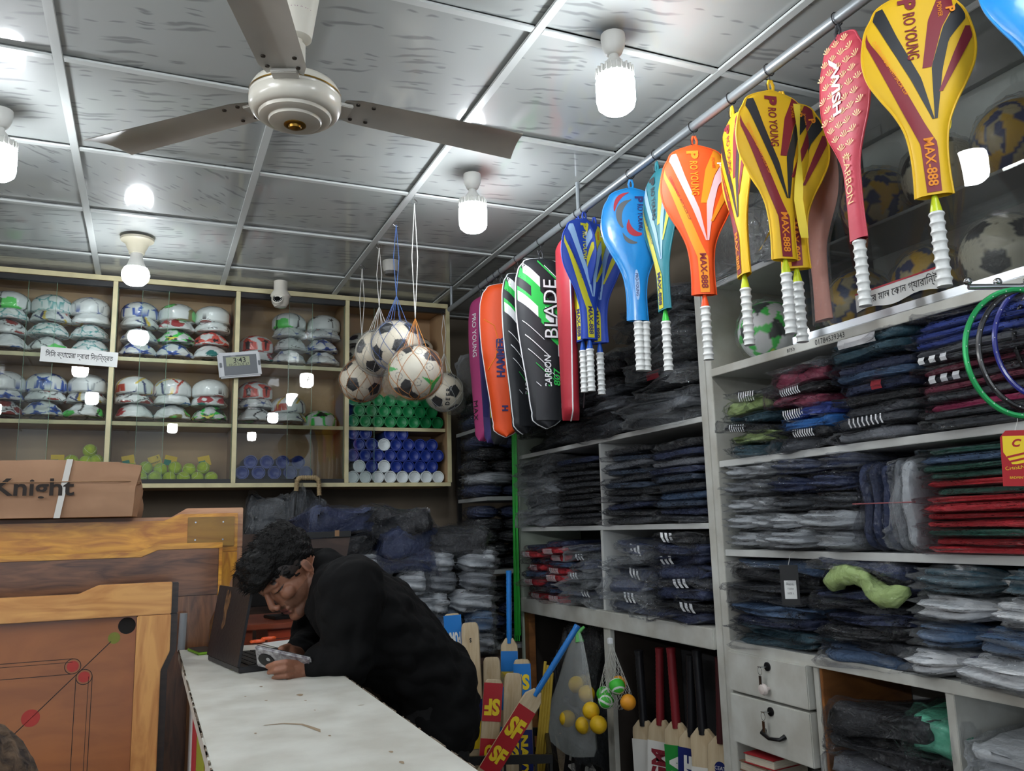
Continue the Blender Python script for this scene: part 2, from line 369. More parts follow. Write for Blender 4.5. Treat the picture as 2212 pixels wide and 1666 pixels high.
# ------------------------------------------------------------------ security camera and sensor on the ceiling
cc = thing('security_camera', 'white dome security camera on the ceiling above the ball cabinet', 'camera', (.597, 4.42, ZC), (0, 0, math.radians(180)))
ob('mount', MB().lathe([(.036, 0), (.036, -.05), (.05, -.07), (.052, -.082), (.047, -.09)], 28).mesh('mount', m_fan, True), cc)
ball_ = ob('dome', MB().lathe([(.046, -.088), (.047, -.1), (.043, -.12), (.03, -.14), (.01, -.146)], 28).mesh('dome', m_fan, True), cc)
Tc = Matrix.Translation((0.012, .02, -.115)) @ Euler((math.radians(-68), 0, math.radians(-20))).to_matrix().to_4x4()
ob('lens_ring', MB().lathe([(.030, .005), (.030, .026), (.026, .03), (.024, .026)], 24, T=Tc).mesh('lens_ring', m_fan, True), cc)
le = ob('lens', MB().lathe([(.024, .022), (.024, .0262), (.012, .0262), (.012, .029), (.004, .03)], 20, T=Tc).mesh('lens', mat('lens_black', (8, 8, 10), .15), True), cc)
mb = MB()
for k in range(12):
    a = 2*PI*k/12; mb.sphere(tuple(Tc @ Vector((.019*math.cos(a), .019*math.sin(a), .027))), .0018, 6)
ob('infrared_led', mb.mesh('infrared_led', mat('led_white', (235, 235, 235), .3)), le)
se = thing('ceiling_sensor', 'small grey round sensor on the ceiling behind the ball strings', 'sensor', (1.06, 3.9, ZC))
ob('sensor_base', MB().lathe([(.042, 0), (.042, -.03), (.036, -.055)], 20).mesh('sensor_base', mat('grey_shell', (165, 163, 156), .4), True), se)
ob('sensor_cap', MB().lathe([(.036, -.055), (.03, -.07), (.01, -.074)], 20).mesh('sensor_cap', mat('dark_grey_shell', (84, 82, 80), .4), True), se)

# ------------------------------------------------------------------ back cabinet of balls
CY, CD = 4.58, .33            # front plane, depth
XD = [-1.40, -.80, -.203, .398, .991, 1.592]
Z0, Z1, Z2, Z3 = 1.634, 1.95, 2.283, ZC-.002
m_ply = mat('cabinet_ply', (186, 154, 116), .6, col2=(160, 128, 94), vscale=2)
m_edge = mat('cream_edging', (214, 204, 160), .45, var=.08, vscale=10)
m_track = mat('black_track', (22, 22, 24), .45)
cab = thing('ball_cabinet', 'cream-edged wall cabinet with glass doors holding footballs and tubes', 'cabinet', (XD[0], CY, Z0))
def cpart(name, a, b, m, parent=cab, bevel=.001):
    L0 = Vector((XD[0], CY, Z0)) if parent == cab else Vector((0, 0, 0))
    return ob(name, MB().box([a[i]-L0[i] for i in range(3)], [b[i]-L0[i] for i in range(3)]).mesh(name, m, bevel=bevel), parent)
x0, x1 = XD[0], XD[-1]
cpart('back_panel', (x0, CY+CD-.006, Z0), (x1, CY+CD, Z3), m_ply)
cpart('bottom_board', (x0, CY, Z0-.012), (x1, CY+CD-.007, Z0+.006), m_ply)
cpart('bottom_edging', (x0, CY-.006, Z0-.014), (x1+.004, CY-.0005, Z0+.008), m_edge)
cpart('top_board', (x0, CY, Z3-.018), (x1, CY+CD-.007, Z3), m_ply)
cpart('top_edging', (x0, CY-.006, Z3-.026), (x1, CY-.0005, Z3), m_edge)
for i, x in enumerate(XD):
    w = .009
    cpart('divider', (x-w if i else x, CY+.012, Z0+.007), (x+w if i < 5 else x, CY+CD-.007, Z3-.019), m_ply)
    cpart('divider_edging', (x-w-.002, CY-.005, Z0+.0085), (x+w+.002, CY+.0115, Z3-.0265), m_edge)
for k in range(5):
    a, b = XD[k]+.0095, XD[k+1]-.0095
    for z in ((Z1, Z2) if k < 4 else (Z1,)):
        cpart('shelf', (a, CY+.04, z-.009), (b, CY+CD-.007, z+.007), m_ply); cpart('shelf_edging', (a+.002, CY+.034, z-.012), (b-.002, CY+.0395, z+.008), m_edge)
    cpart('door_track', (a+.003, CY+.004, Z3-.055), (b-.003, CY+.033, Z3-.027), m_track)
    if k < 4: cpart('door_track', (a+.003, CY+.004, Z0+.0085), (b-.003, CY+.033, Z0+.03), m_track)
m_glass = glassmat('cabinet_glass', (.93, .965, .945), 1.5)
m_gedge = mat('glass_edge', (120, 160, 135), .2, alpha=.5)
def pane(xa, xb, y, za, zb):
    p = ob('glass_door', MB().add([(xa-x0, y-CY, za-Z0), (xb-x0, y-CY, za-Z0), (xb-x0, y-CY, zb-Z0), (xa-x0, y-CY, zb-Z0)], [(0, 1, 2, 3)]).mesh('glass_door', m_glass), cab)
    for x in (xa, xb):
        ob('polished_edge', MB().cbox((x-x0, y-CY, (za+zb)/2-Z0), (.0022, .004, zb-za)).mesh('polished_edge', m_gedge), p)
for k in range(4):
    a, b = XD[k]+.013, XD[k+1]-.013; w = (b-a)
    ov = (.62, .56, .42, .68)[k]
    pane(a, a+w*ov, CY+.011, Z0+.03, Z3-.055); pane(a+w*(ov-.22), b, CY+.023, Z0+.03, Z3-.055)
pane(XD[4]+.013, XD[4]+.16, CY+.023, Z0+.009, Z3-.055)

# footballs, soft and nested in stacks
IC = []
ph = (1+5**.5)/2
for a in (-1, 1):
    for b in (-ph, ph): IC += [(0, a, b), (a, b, 0), (b, 0, a)]
IC = np.array(IC)/math.hypot(1, ph)
FC = []
for i in range(12):
    for j in range(i):
        for k in range(j):
            if min(IC[i]@IC[j], IC[j]@IC[k], IC[i]@IC[k]) > .4: v = IC[i]+IC[j]+IC[k]; FC.append(v/np.linalg.norm(v))
FC = np.array(FC)
def star(D, Ro, Ri, n=5, sel=None, rot=0):
    dots = D@IC.T; k = dots.argmax(1); ang = np.arccos(np.clip(dots.max(1), -1, 1)); c = IC[k]
    ref = np.array([IC[(IC@IC[i] > .4) & (IC@IC[i] < .9)][0] for i in range(12)])[k]
    e1 = ref-(ref*c).sum(1)[:, None]*c; e1 /= np.linalg.norm(e1, axis=1)[:, None]; e2 = np.cross(c, e1)
    p = np.degrees(np.arctan2((D*e2).sum(1), (D*e1).sum(1)))+rot; a = np.abs((p % (360/n))-180/n); s = a/(180/n)
    r = 1/(s/Ro+(1-s)/Ri); ok = ang < r
    if sel is not None: ok &= np.isin(k, sel)
    return ok
def penta(D, R=.36):
    dots = D@IC.T; k = dots.argmax(1); ang = np.arccos(np.clip(dots.max(1), -1, 1)); c = IC[k]
    ref = np.array([IC[(IC@IC[i] > .4) & (IC@IC[i] < .9)][0] for i in range(12)])[k]
    e1 = ref-(ref*c).sum(1)[:, None]*c; e1 /= np.linalg.norm(e1, axis=1)[:, None]; e2 = np.cross(c, e1)
    p = np.arctan2((D*e2).sum(1), (D*e1).sum(1)); a = ((p % (2*PI/5))-PI/5)
    return ang*np.cos(a)/math.cos(PI/5) < R
def seams(D, w=.012):
    d = np.sort(np.arccos(np.clip(D@FC.T, -1, 1)), axis=1); return (d[:, 1]-d[:, 0]) < w
def blob(D, c, r, seed, wob=.3):
    c = np.array(c, float); c /= np.linalg.norm(c); return np.arccos(np.clip(D@c, -1, 1)) < r*(1+wob*vnoise(D, seed, 3, 1))
BW = (226, 229, 230)
PATS = ['teal-starred', 'neon green and black striped', 'blue-starred', 'maroon-swirled', 'navy, red and yellow marked', 'red-panelled', 'olive and green leaf-patterned', 'green, yellow and black shard-patterned', 'blue-crested', 'grey-lined', 'black-flecked', 'teal and red swirled']
def paint(k, D):
    c = np.tile(np.array(BW, float), (len(D), 1)); R = np.random.RandomState(k)
    def put(msk, col): c[msk] = col
    if k == 0: put(star(D, .62, .2), (72, 158, 160)); put(star(D, .33, .14), BW)
    elif k == 1:
        for q in range(5): put(blob(D, R.normal(size=3)+(0, -1, .4), .42, q), (92, 214, 96))
        for q in range(3): n = R.normal(size=3); n /= np.linalg.norm(n); put(np.abs(D@n+.18*np.sin(5*D[:, 0]+q)) < .055, (34, 36, 40))
    elif k == 2: put(star(D, .55, .2), (40, 84, 178)); put(star(D, .2, .1), (24, 40, 110))
    elif k == 3:
        for q in range(7): v = R.normal(size=3); put(blob(D, v, .5, q), (60, 50, 52)); put(blob(D, v, .46, q), BW); put(blob(D, v, .34, q), (150, 62, 58))
    elif k == 4:
        for q in range(9):
            v = R.normal(size=3); v /= np.linalg.norm(v); e = np.cross(v, R.normal(size=3)); e /= np.linalg.norm(e)
            put((D@v > .55) & (np.abs(D@e) < .07), [(52, 62, 110), (184, 66, 50), (222, 190, 70)][q % 3])
    elif k == 5: put(star(D, .66, .3, 3), (222, 88, 78)); put(star(D, .3, .12, 5), (50, 34, 40))
    elif k == 6:
        for q in range(8): v = R.normal(size=3); put(blob(D, v, .42, q), (128, 122, 66)); put(blob(D, v, .24, q+9, .7), (98, 206, 98))
    elif k == 7: put(star(D, .7, .24, 4), (60, 210, 80)); put(star(D, .4, .2, 3, rot=40), (40, 50, 48)); put(star(D, .5, .1, 3, (0, 3, 6)), (232, 220, 80))
    elif k == 8:
        for q in range(4): v = R.normal(size=3)+(0, -1.2, 0); put(blob(D, v, .42, q, .15), (44, 104, 178)); put(blob(D, v, .25, q, .15), BW); put(blob(D, v, .16, q+4, .6), (44, 104, 178))
    elif k == 9: put(seams(D, .05), (160, 166, 172)); put(star(D, .2, .1), (90, 110, 170))
    elif k == 10: put(star(D, .34, .08, 5), (44, 40, 42)); put(star(D, .16, .05, 4, (1, 4, 8)), (200, 60, 60))
    else:
        for q in range(6): v = R.normal(size=3); put(blob(D, v, .4, q), (24, 116, 112) if q % 2 else (170, 50, 58)); put(blob(D, v+.25*R.normal(size=3), .2, q+5), BW)
    return np.array([lin(x) for x in c])
m_ball = mat('plastic_wrapped_ball', rough=.45, attr='Col', coat=1, crumple=.5, cscale=16, bump=.25, bscale=9)
BR, BH, BT = .094, .034, .074
def soft_ball(k):
    me = ico(5, 'football'); D = co_get(me); setcol(me, paint(k, D @ np.array(Euler((k*.7, k*1.1, k)).to_matrix())))
    r2 = D[:, 0]**2+D[:, 1]**2; nz = 1+.03*vnoise(D, k, 4, 2)
    P = np.c_[D[:, 0]*BR*nz, D[:, 1]*BR*nz, BH*(1-r2)-BH+BT/2*D[:, 2]*1.0+.003*vnoise(D, k+20, 6, 2)*(D[:, 2] > -.2)]
    co_set(me, P); me.materials.append(m_ball); return me
SB = [soft_ball(k) for k in range(12)]
def top_ball(k):
    me = ico(5, 'football'); D = co_get(me); setcol(me, paint(k, D @ np.array(Euler((k*.9, k*.6, k*2)).to_matrix())))
    P = D*BR; P[:, 2] = np.where(D[:, 2] < 0, D[:, 2]*.040, D[:, 2]*.060); r2 = D[:, 0]**2+D[:, 1]**2
    P[:, 2] -= BH*r2*(D[:, 2] < 0)*.9; co_set(me, P); me.materials.append(m_ball); return me
TB = {}
BAYN = ['', 'far left', 'second-from-left', 'clock']
def ball_stack(bay, lev, colm, xc, zs, kinds, yc=None):
    "kinds bottom to top"
    n = len(kinds)
    for i, k in enumerate(kinds):
        top = i == n-1
        z = zs+.002+BT/2+BH+i*(BT+.001)
        row = {2: 'top shelf', 1: 'middle shelf'}[lev]
        lab = f"{PATS[k]} football, {nth(i, n)} in {colm} stack, {row}, {BAYN[bay]} bay"
        if top and k not in TB: TB[k] = top_ball(k)
        me = TB[k] if top else SB[k]
        o = ob('football', me, None, (xc+RN.uniform(-.007, .007), (yc or CY+.165)+RN.uniform(-.012, .012), z-(BT*.25 if top else 0)+(.004 if top else 0)), (0, 0, RN.uniform(0, 6.28)))
        if top: o.location.z = z-BH+.005
        tag(o, lab, 'ball', 'footballs in the wall cabinet')
zt, zm = Z2+.008, Z1+.008
for bay in (1, 2):
    xs = [XD[bay]+.115, XD[bay]+.298, XD[bay]+.482]
    tops = {1: ([8, 3, 0, 1], [1, 0, 4, 0, 0], [0, 0, 4, 9, 1]), 2: ([2, 9, 4, 2], [2, 7, 11, 6], [11, 5, 10, 3])}[bay]
    mids = {1: ([3, 2, 9, 7], [2, 3, 2, 3], [1, 4, 9, 2]), 2: ([11, 3, 4, 9], [6, 8, 4, 9], [7, 11, 3, 9])}[bay]
    for c, nm in enumerate(('left', 'middle', 'right')):
        if bay == 1 or c < 3: ball_stack(bay, 2, nm, xs[c], zt, tops[c][:4]); ball_stack(bay, 1, nm, xs[c], zm, mids[c][:3])
ball_stack(3, 2, 'left', XD[3]+.12, zt, [11, 5]); ball_stack(3, 2, 'middle', XD[3]+.30, zt, [9, 10, 9, 1]); ball_stack(3, 2, 'right', XD[3]+.485, zt, [9, 2, 9, 10])
ball_stack(3, 1, 'left', XD[3]+.12, zm, [1, 9, 5]); ball_stack(3, 1, 'middle', XD[3]+.30, zm, [4, 4]); ball_stack(3, 1, 'right', XD[3]+.47, zm, [7])
# black and white footballs at the back of the tube bay
m_bwball = mat('classic_ball', rough=.42, attr='Col', coat=.8, crumple=.3, cscale=12)
def classic(sub=6, white=(226, 220, 200), name='football'):
    me = ico(sub, name); D = co_get(me); c = np.tile(np.array(white, float), (len(D), 1)); c[seams(D)] = (170, 160, 140); c[penta(D)] = (24, 25, 28)
    setcol(me, np.array([lin(x) for x in c])); me.materials.append(m_bwball); return me
CB5 = classic(5)

def soft_classic():
    me = ico(5, 'football'); D = co_get(me); c = np.tile(np.array((222, 220, 208), float), (len(D), 1)); c[penta(D)] = (26, 27, 30)
    setcol(me, np.array([lin(x) for x in c])); r2 = D[:, 0]**2+D[:, 1]**2
    co_set(me, np.c_[D[:, 0]*BR, D[:, 1]*BR, -BH*r2+BT/2*D[:, 2]]); me.materials.append(m_bwball); return me
SCB = soft_classic()
# ------------------------------------------------------------------ tubes, tennis balls and small goods in the cabinet
m_green = mat('green_lid', (10, 128, 68), .4); m_blue = mat('blue_lid', (14, 44, 132), .4); m_wlid = mat('white_lid', (206, 214, 216), .45)
m_gtube = mat('green_tube', (20, 110, 66), .5); m_btube = mat('blue_tube', (70, 100, 170), .4); m_wtube = mat('white_tube', (190, 196, 200), .5)
TR = .0348
tube_me = MB().lathe([(TR, .008), (TR, .22)], 24).mesh('tube', m_gtube, True)
lid_me = MB().lathe([(.002, .006), (.018, .0055), (.022, .003), (.029, .003), (.031, -.006), (TR+.0007, -.006), (TR+.0007, .014)], 24, cap=False).mesh('lid', m_green, True)
RX = Euler((-PI/2, 0, 0))
def tube(px_, py_, m1, m2, label, group):
    p = ony(px_, py_, CY+.05)
    t = thing('ball_tube', label, 'tube', p, group=group)
    ob('tube', tube_me, t, rot=RX, mats=m2); ob('lid', lid_me, t, rot=RX, mats=m1)
X0 = 480; K = 3.086
def cx_(a): return X0+a/K
def cy_(b): return 550+b/K
def tube_row(xs, z, cols, desc, group):
    for i, (x, cname) in enumerate(zip(xs, cols)):
        m1, m2 = {'green': (m_green, m_gtube), 'blue': (m_blue, m_btube), 'white': (m_wlid, m_wtube)}[cname]
        t = thing('ball_tube', f"{cname}-lidded tube, {nth(i, len(xs), 'left', 'right')} in the {desc}", 'tube', (x, CY+.052, z), group=group)
        ob('tube', tube_me, t, rot=RX, mats=m2); ob('lid', lid_me, t, rot=RX, mats=m1)
xa = XD[4]+.012; D2 = 2*TR+.0016
zr = Z1+.0085+TR
g = 'green-lidded tubes in the right cabinet bay'
tube_row([xa+TR+i*D2 for i in range(8)], zr, ['green']*8, 'bottom row of green tubes', g)
tube_row([xa+TR+(i+.5)*D2 for i in range(7)], zr+.0615, ['green']*7, 'middle row of green tubes', g)
tube_row([xa+TR+i*D2 for i in range(8)], zr+.123, ['green']*8, 'top row of green tubes', g)
g = 'blue and white lidded tubes in the right cabinet bay'; zr = Z0+.0075+TR
tube_row([xa+TR+(i+.0)*D2 for i in range(8)], zr, ['white']*8, 'bottom row below the blue tubes', g)
tube_row([xa+TR+(i+.5)*D2 for i in (0, 1, 2, 3, 4, 5, 6)], zr+.0615, ['white', 'blue', 'white', 'blue', 'blue', 'blue', 'blue'], 'second row of blue tubes', g)
tube_row([xa+TR+i*D2 for i in range(8)], zr+.123, ['blue']*8, 'third row of blue tubes', g)
tube_row([xa+TR+(i+.5)*D2 for i in range(7)], zr+.1845, ['blue', 'blue', 'white', 'blue', 'blue', 'blue', 'blue'], 'fourth row of blue tubes', g)
tube_row([xa+TR+i*D2 for i in (0, 1, 3, 4)], zr+.246, ['blue']*4, 'top row of blue tubes', g)
xb = XD[3]+.014; zr = Z0+.032+TR; g = 'blue-lidded tubes under the clock bay'
tube_row([xb+TR+i*(D2+.012) for i in range(5)], zr, ['blue']*5, 'lower row below the clock', g)
tube_row([xb+TR+(i+.5)*(D2+.012) for i in range(4)], zr+.057, ['blue']*4, 'upper row below the clock', g)
for i in range(4):
    for x, w in ((XD[4]+.125, 'left'), (XD[5]-.125, 'right')):
        tag(ob('football', SCB, None, (x, CY+.2, 2.203+BT/2+BH+i*(BT+.002)), (0, 0, 1.3*i)), f"soft black and white football, {nth(i, 4)} of the {w} stack above the green tubes", 'ball', 'black and white footballs above the tubes')
m_tennis = mat('tennis_felt', (190, 214, 52), .85, bump=.5, bscale=120, sheen=.3, var=.1, vscale=30); m_tline = mat('tennis_seam', (226, 234, 190), .7)
tb_me = MB().sphere((0, 0, 0), .0335, 20).mesh('tennis_ball', m_tennis, 'all')
sp = [(.0335*Vector((math.cos(a)*math.cos(.45*math.sin(2*a)*1.3), math.sin(a)*math.cos(.45*math.sin(2*a)*1.3), math.sin(.45*math.sin(2*a)*1.3))).normalized()) for a in [2*PI*i/40 for i in range(40)]]
ts_me = MB().tube(sp, .0011, 5, closed=True).mesh('seam', m_tline)
def tennis(p, label, group, r=.0335, seam=True, m=None, name='tennis_ball'):
    o = ob(name, tb_me, None, p, (RN.random()*6, RN.random()*6, RN.random()*6), (r/.0335,)*3, mats=m or m_tennis); tag(o, label, 'ball', group)
    if seam: ob('seam', ts_me, o)
    return o
g = 'yellow-green tennis balls in the cabinet'
zb = Z0+.007+.0335
for i in range(7): tennis((XD[2]+.09+i*.068, CY+.075+.02*(i % 2), zb), f"yellow-green tennis ball, {nth(i, 7, 'left', 'right')} in the front bottom row", g)
for i in range(7): tennis((XD[2]+.075+i*.07, CY+.15, zb+.004*(i % 2)), f"yellow-green tennis ball, {nth(i, 7, 'left', 'right')} in the rear bottom row", g)
for i in range(6): tennis((XD[2]+.11+i*.07, CY+.115, zb+.047+.008*(i % 2)), f"yellow-green tennis ball, {nth(i, 6, 'left', 'right')} of those lying on top", g)
for i, (x, z) in enumerate(((-.33, .035), (-.262, .035), (-.395, .04), (-.30, .092), (-.365, .095), (-.25, .098), (-.285, .15))):
    tennis((x, CY+.12, Z0+.011+z+.02), f"bagged tennis ball, {ORD[i]} counted from the bottom of the heap above the box", 'tennis balls heaped above the carton')
m_card = mat('yellow_card', (222, 186, 50), .55); m_ink = mat('black_ink', (24, 24, 26), .5); m_tealc = mat('teal_card', (40, 130, 110), .55)
for i, (x, s, w) in enumerate(((-.10, '', 'left'), (.03, 'KNIGHT', 'middle'), (.09, '', 'second from right'), (.27, '', 'right'), (-.43, '', 'heap'))):
    c = MB().box((-.03, -.0015, 0), (.03, .0015, .055)).mesh('header_card', [m_card])
    o = tag(ob('header_card', c, None, (x, CY+.16, Z0+.11), (-.25, RN.uniform(-.35, .35), .1)), f"yellow cardboard header standing behind the tennis balls, {w} one", 'card', 'cards behind the tennis balls')
    if s: lettering(o, '3', (.016, -.0022, .042), (1, 0, 0), (0, 0, 1), .013, m_ink, bold=.02); lettering(o, s, (.002, -.0022, .018), (1, 0, 0), (0, 0, 1), .009, m_ink, bold=.02)
    else: ob('print_block', MB().box((-.03, -.0024, 0), (.004, -.0016, .03)).mesh('print_block', m_tealc), o)

# sign, clock, wrapped hook
m_paper = mat('paper', (226, 228, 226), .6, var=.04, vscale=8)
p = ony(172, 771, CY-.008)
sg = tag(ob('paper_sign', MB().box((-.172, -.0006, -.038), (.172, .0006, .038)).mesh('paper_sign', m_paper), None, (p[0], CY-.0075, p[2]), (0, math.radians(2.2), 0)), 'white paper sign with black Bengali writing on the cabinet shelf edge', 'sign')
lettering(sg, 'িসিস ক্যােমরা দ্বারা িনয়িন্ত্রত', (0, -.0012, .002), (1, 0, 0), (0, 0, 1), .043, m_ink, width=.30, bold=.01)
m_silver = mat('silver_plastic', (178, 180, 182), .35, .3); m_lcd = mat('lcd_glass', (150, 156, 126), .25); m_slate = mat('slate_plastic', (96, 100, 104), .45)
p = ony(517, 789, CY-.02)
ck = thing('digital_clock', 'silver digital clock showing 3:43 fixed on the cabinet door edge', 'clock', (p[0], CY-.027, p[2]), (0, math.radians(-7.5), 0))
ob('case', MB().box((-.108, -.02, -.068), (.108, .02, .068)).mesh('case', m_silver, bevel=.008), ck)
fp = ob('face_panel', MB().box((-.082, -.0225, -.056), (.088, -.02, .05)).mesh('face_panel', m_slate, bevel=.001), ck)
sc_ = ob('screen', MB().box((-.068, -.0245, -.008), (.052, -.0225, .04)).mesh('screen', m_lcd, bevel=.0006), ck)
lettering(sc_, '3:43', (.0, -.0249, .022), (1, 0, 0), (0, 0, 1), .028, m_ink, bold=.01); lettering(sc_, '10:29 TUE 27', (-.004, -.0249, -.001), (1, 0, 0), (0, 0, 1), .012, m_ink, width=.1)
lettering(fp, 'CASIO', (-.03, -.0229, .0455), (1, 0, 0), (0, 0, 1), .006, m_white)
for x in (-.096, .099): ob('button', MB().lathe([(.009, -.024), (.009, -.019)], 14, T=Matrix.Rotation(0, 4, 'X')).mesh('button', m_slate) if False else MB().box((x-.006, -.0235, -.012), (x+.006, -.019, .014)).mesh('button', m_slate, bevel=.002), ck)
m_rope = mat('tan_cord', (178, 156, 118), .8, bump=.6, bscale=60)
hk = thing('wrapped_hook', 'black wire hook with tan cord-wrapped handle hooked on the cabinet bottom edge', 'hook')
a = ony(640, 1062, CY-.03); b = ony(690, 1060, CY-.03)
pts = [Vector((a[0], CY-.03, 1.60)), Vector((a[0]+.004, CY-.03, 1.655)), Vector((a[0]+.02, CY-.03, 1.668)), Vector((b[0]-.02, CY-.03, 1.668)), Vector((b[0]-.004, CY-.03, 1.655)), Vector((b[0], CY-.03, 1.575))]
mb = MB().tube(pts, .011, 10)
for q in range(46):
    f = q/45*(len(pts)-1.001); i = int(f); c = pts[i].lerp(pts[i+1], f-i); d = (pts[i+1]-pts[i]).normalized(); e = d.orthogonal().normalized(); w = d.cross(e)
    mb.tube([c+(e*math.cos(2*PI*k/10)+w*math.sin(2*PI*k/10))*.0112 for k in range(10)], .0028, 5, closed=True)
ob('wrapped_handle', mb.mesh('wrapped_handle', m_rope, True), hk)
for s, x in ((-1, a[0]), (1, b[0])):
    ob('wire', MB().tube([(x, CY-.03, 1.60), (x+.008*s, CY-.03, 1.47), (x-.02*s, CY-.03, 1.43), (x-.025*s, CY-.03, 1.34)], .0045, 6).mesh('wire', m_dark, True), hk)

# ------------------------------------------------------------------ carrom boards
m_pine = wood('pine_frame', (222, 164, 92), (190, 126, 62), (1.0, 1.0, 6)); m_yel = wood('yellow_varnish', (224, 162, 52), (176, 110, 30), (1.4, 1.4, 7), .28, .6)
m_wal = wood('walnut_frame', (126, 82, 52), (78, 46, 28), (1.2, 1.2, 8), .3, .7); m_play = wood('play_ply', (160, 94, 38), (142, 80, 30), (.8, .8, 2.5), .3, .5)
m_pink = wood('pale_plank', (206, 160, 124), (178, 124, 88), (1, 1, 7)); m_ebon = wood('dark_frame', (58, 40, 32), (34, 24, 20), (1, 1, 8), .4, .4)
m_red = mat('red_print', (172, 52, 44), .4); m_line = mat('black_line', (22, 14, 10), .5); m_olive = mat('olive_print', (120, 124, 40), .4); WV = {m_pine: wood('pine_frame_upright', (222, 164, 92), (190, 126, 62), (6, 1, 1)), m_yel: wood('yellow_varnish_upright', (224, 162, 52), (176, 110, 30), (7, 1.4, 1.4), .28, .6), m_wal: wood('walnut_frame_upright', (126, 82, 52), (78, 46, 28), (8, 1.2, 1.2), .3, .7), m_pink: wood('pale_plank_upright', (206, 160, 124), (178, 124, 88), (7, 1, 1)), m_ebon: m_ebon}; m_hole = mat('pocket_black', (12, 8, 6), .8)
def carrom(xr, y, zt, h, w, fr, mf, mp, label, bump=.022, lines=False, trim=None, tilt=0):
    "xr right edge, zt top edge; local origin at the bottom right corner, face towards -y"
    t = thing('carrom_board', label, 'carrom board', (xr, y, zt-h), (-.02, 0, tilt), group='carrom boards stood in a row')
    th = .05
    fb = bump; cl = .19
    # top bar with raised corner block
    ob('frame_top', MB().prism([(-w, h-fb), (-cl-.05, h-fb), (-cl, h), (0, h), (0, h-fr-fb), (-w, h-fr-fb)], 0, th).mesh('frame_top', mf, bevel=.002), t)
    ob('frame_side', MB().prism([(0, h-fr-fb-.001), (0, h-cl), (-fb, h-cl-.05), (-fb, .0), (-fb-fr, 0), (-fb-fr, h-fr-fb-.001)], 0, th).mesh('frame_side', WV[mf], bevel=.002), t)
    ob('frame_side', MB().box((-w, .0, .0), (-w+fr, th, h-fr-fb-.001)).mesh('frame_side', WV[mf], bevel=.002), t)
    ob('frame_bottom', MB().box((-w+fr+.001, 0, 0), (-fb-fr-.001, th, fr)).mesh('frame_bottom', mf, bevel=.002), t)
    pb = ob('playing_surface', MB().box((-w+fr+.001, .022, fr+.001), (-fb-fr-.001, .032, h-fr-fb-.002)).mesh('playing_surface', mp), t)
    X, Z = -fb-fr-.001, h-fr-fb-.002; Y = .0217
    def disc(x, z, r, m, nm, yy=Y, ring=0):
        n = 28
        if ring: v = [((r-q*ring)*math.cos(2*PI*k/n)+x, yy, (r-q*ring)*math.sin(2*PI*k/n)+z) for q in (0, 1) for k in range(n)]; f = [(k, (k+1) % n, n+(k+1) % n, n+k) for k in range(n)]
        else: v = [(r*math.cos(2*PI*k/n)+x, yy, r*math.sin(2*PI*k/n)+z) for k in range(n)]; f = [tuple(range(n))]
        ob(nm, MB().add(v, f).mesh(nm, m), pb)
    disc(X-.024, Z-.024, .0225, m_hole, 'pocket', Y-.0004)
    if lines:
        def seg(x0_, z0_, x1_, z1_, wd=.0016):
            d = Vector((x1_-x0_, 0, z1_-z0_)).normalized(); n_ = Vector((-d.z, 0, d.x))*wd/2; a_, b_ = Vector((x0_, Y, z0_)), Vector((x1_, Y, z1_))
            ob('line', MB().add([a_+n_, b_+n_, b_-n_, a_-n_], [(0, 1, 2, 3)]).mesh('line', m_line), pb)
        c1 = (X-.153, Z-.122); c2 = (X-.124, Z-.152)
        for c in (c1, c2): disc(*c, .0205, m_line, 'base_circle', Y, .0018); disc(*c, .0145, m_red, 'base_spot')
        seg(c1[0], c1[1]+.020, -w+fr+.05, c1[1]+.020); seg(c1[0], c1[1]+.011, -w+fr+.05, c1[1]+.011, .0012); seg(c1[0], c1[1]-.0198, -w+fr+.05, c1[1]-.0198)
        seg(c2[0]+.020, c2[1], c2[0]+.020, fr+.05); seg(c2[0]+.011, c2[1], c2[0]+.011, fr+.05, .0012); seg(c2[0]-.0198, c2[1], c2[0]-.0198, fr+.05)
        seg(X-.062, Z-.064, X-.42, Z-.42, .0022); disc(X-.055, Z-.055, .0155, m_olive, 'arrow_spot'); disc(X-.245, Z-.245, .022, m_red, 'foul_spot')
    if trim:
        ob('edge_strip', MB().prism([(-w, h-fb+.001), (-cl-.05, h-fb+.001), (-cl, h+.001), (.012, h+.001), (.012, h+.02), (-cl-.006, h+.02), (-cl-.056, h-fb+.02), (-w, h-fb+.02)], 0, th).mesh('edge_strip', trim, bevel=.001), t)
        ob('edge_strip', MB().box((.0005, 0, 0), (.012, th, h)).mesh('edge_strip', trim, bevel=.001), t)
    return t
bn = thing('wooden_bench', 'low wooden bench under the carrom boards', 'bench', (-.35, 2.9, 0))
ob('bench_top', MB().box((-.75, -.36, .30), (.44, .34, .34)).mesh('bench_top', m_wal, bevel=.003), bn)
for x in (-.7, .39):
    for y in (-.3, .28): ob('leg', MB().box((x-.025, y-.025, 0), (x+.025, y+.025, .30)).mesh('leg', m_wal), bn)
def cbd(u, v, Y): p = ony(u, v, Y); return p[0], p[2]
x, z = cbd(373, 1258, 2.6); carrom(x, 2.6, z, z-.342, 1.0, .066, m_pine, m_play, 'pale pine carrom board with red spots and lines, nearest in the row', lines=True)
x, z = cbd(387, 1258, 2.668); carrom(x, 2.668, z, z-.342, 1.0, .066, m_ebon, m_play, 'dark-framed carrom board showing only its edge behind the pine one')
x, z = cbd(474, 1182, 3.02); carrom(x, 3.02, z-.004, z-.004-.342, 1.08, .13, m_wal, m_play, 'dark walnut carrom board with yellow edging and glossy highlight', trim=m_yel)
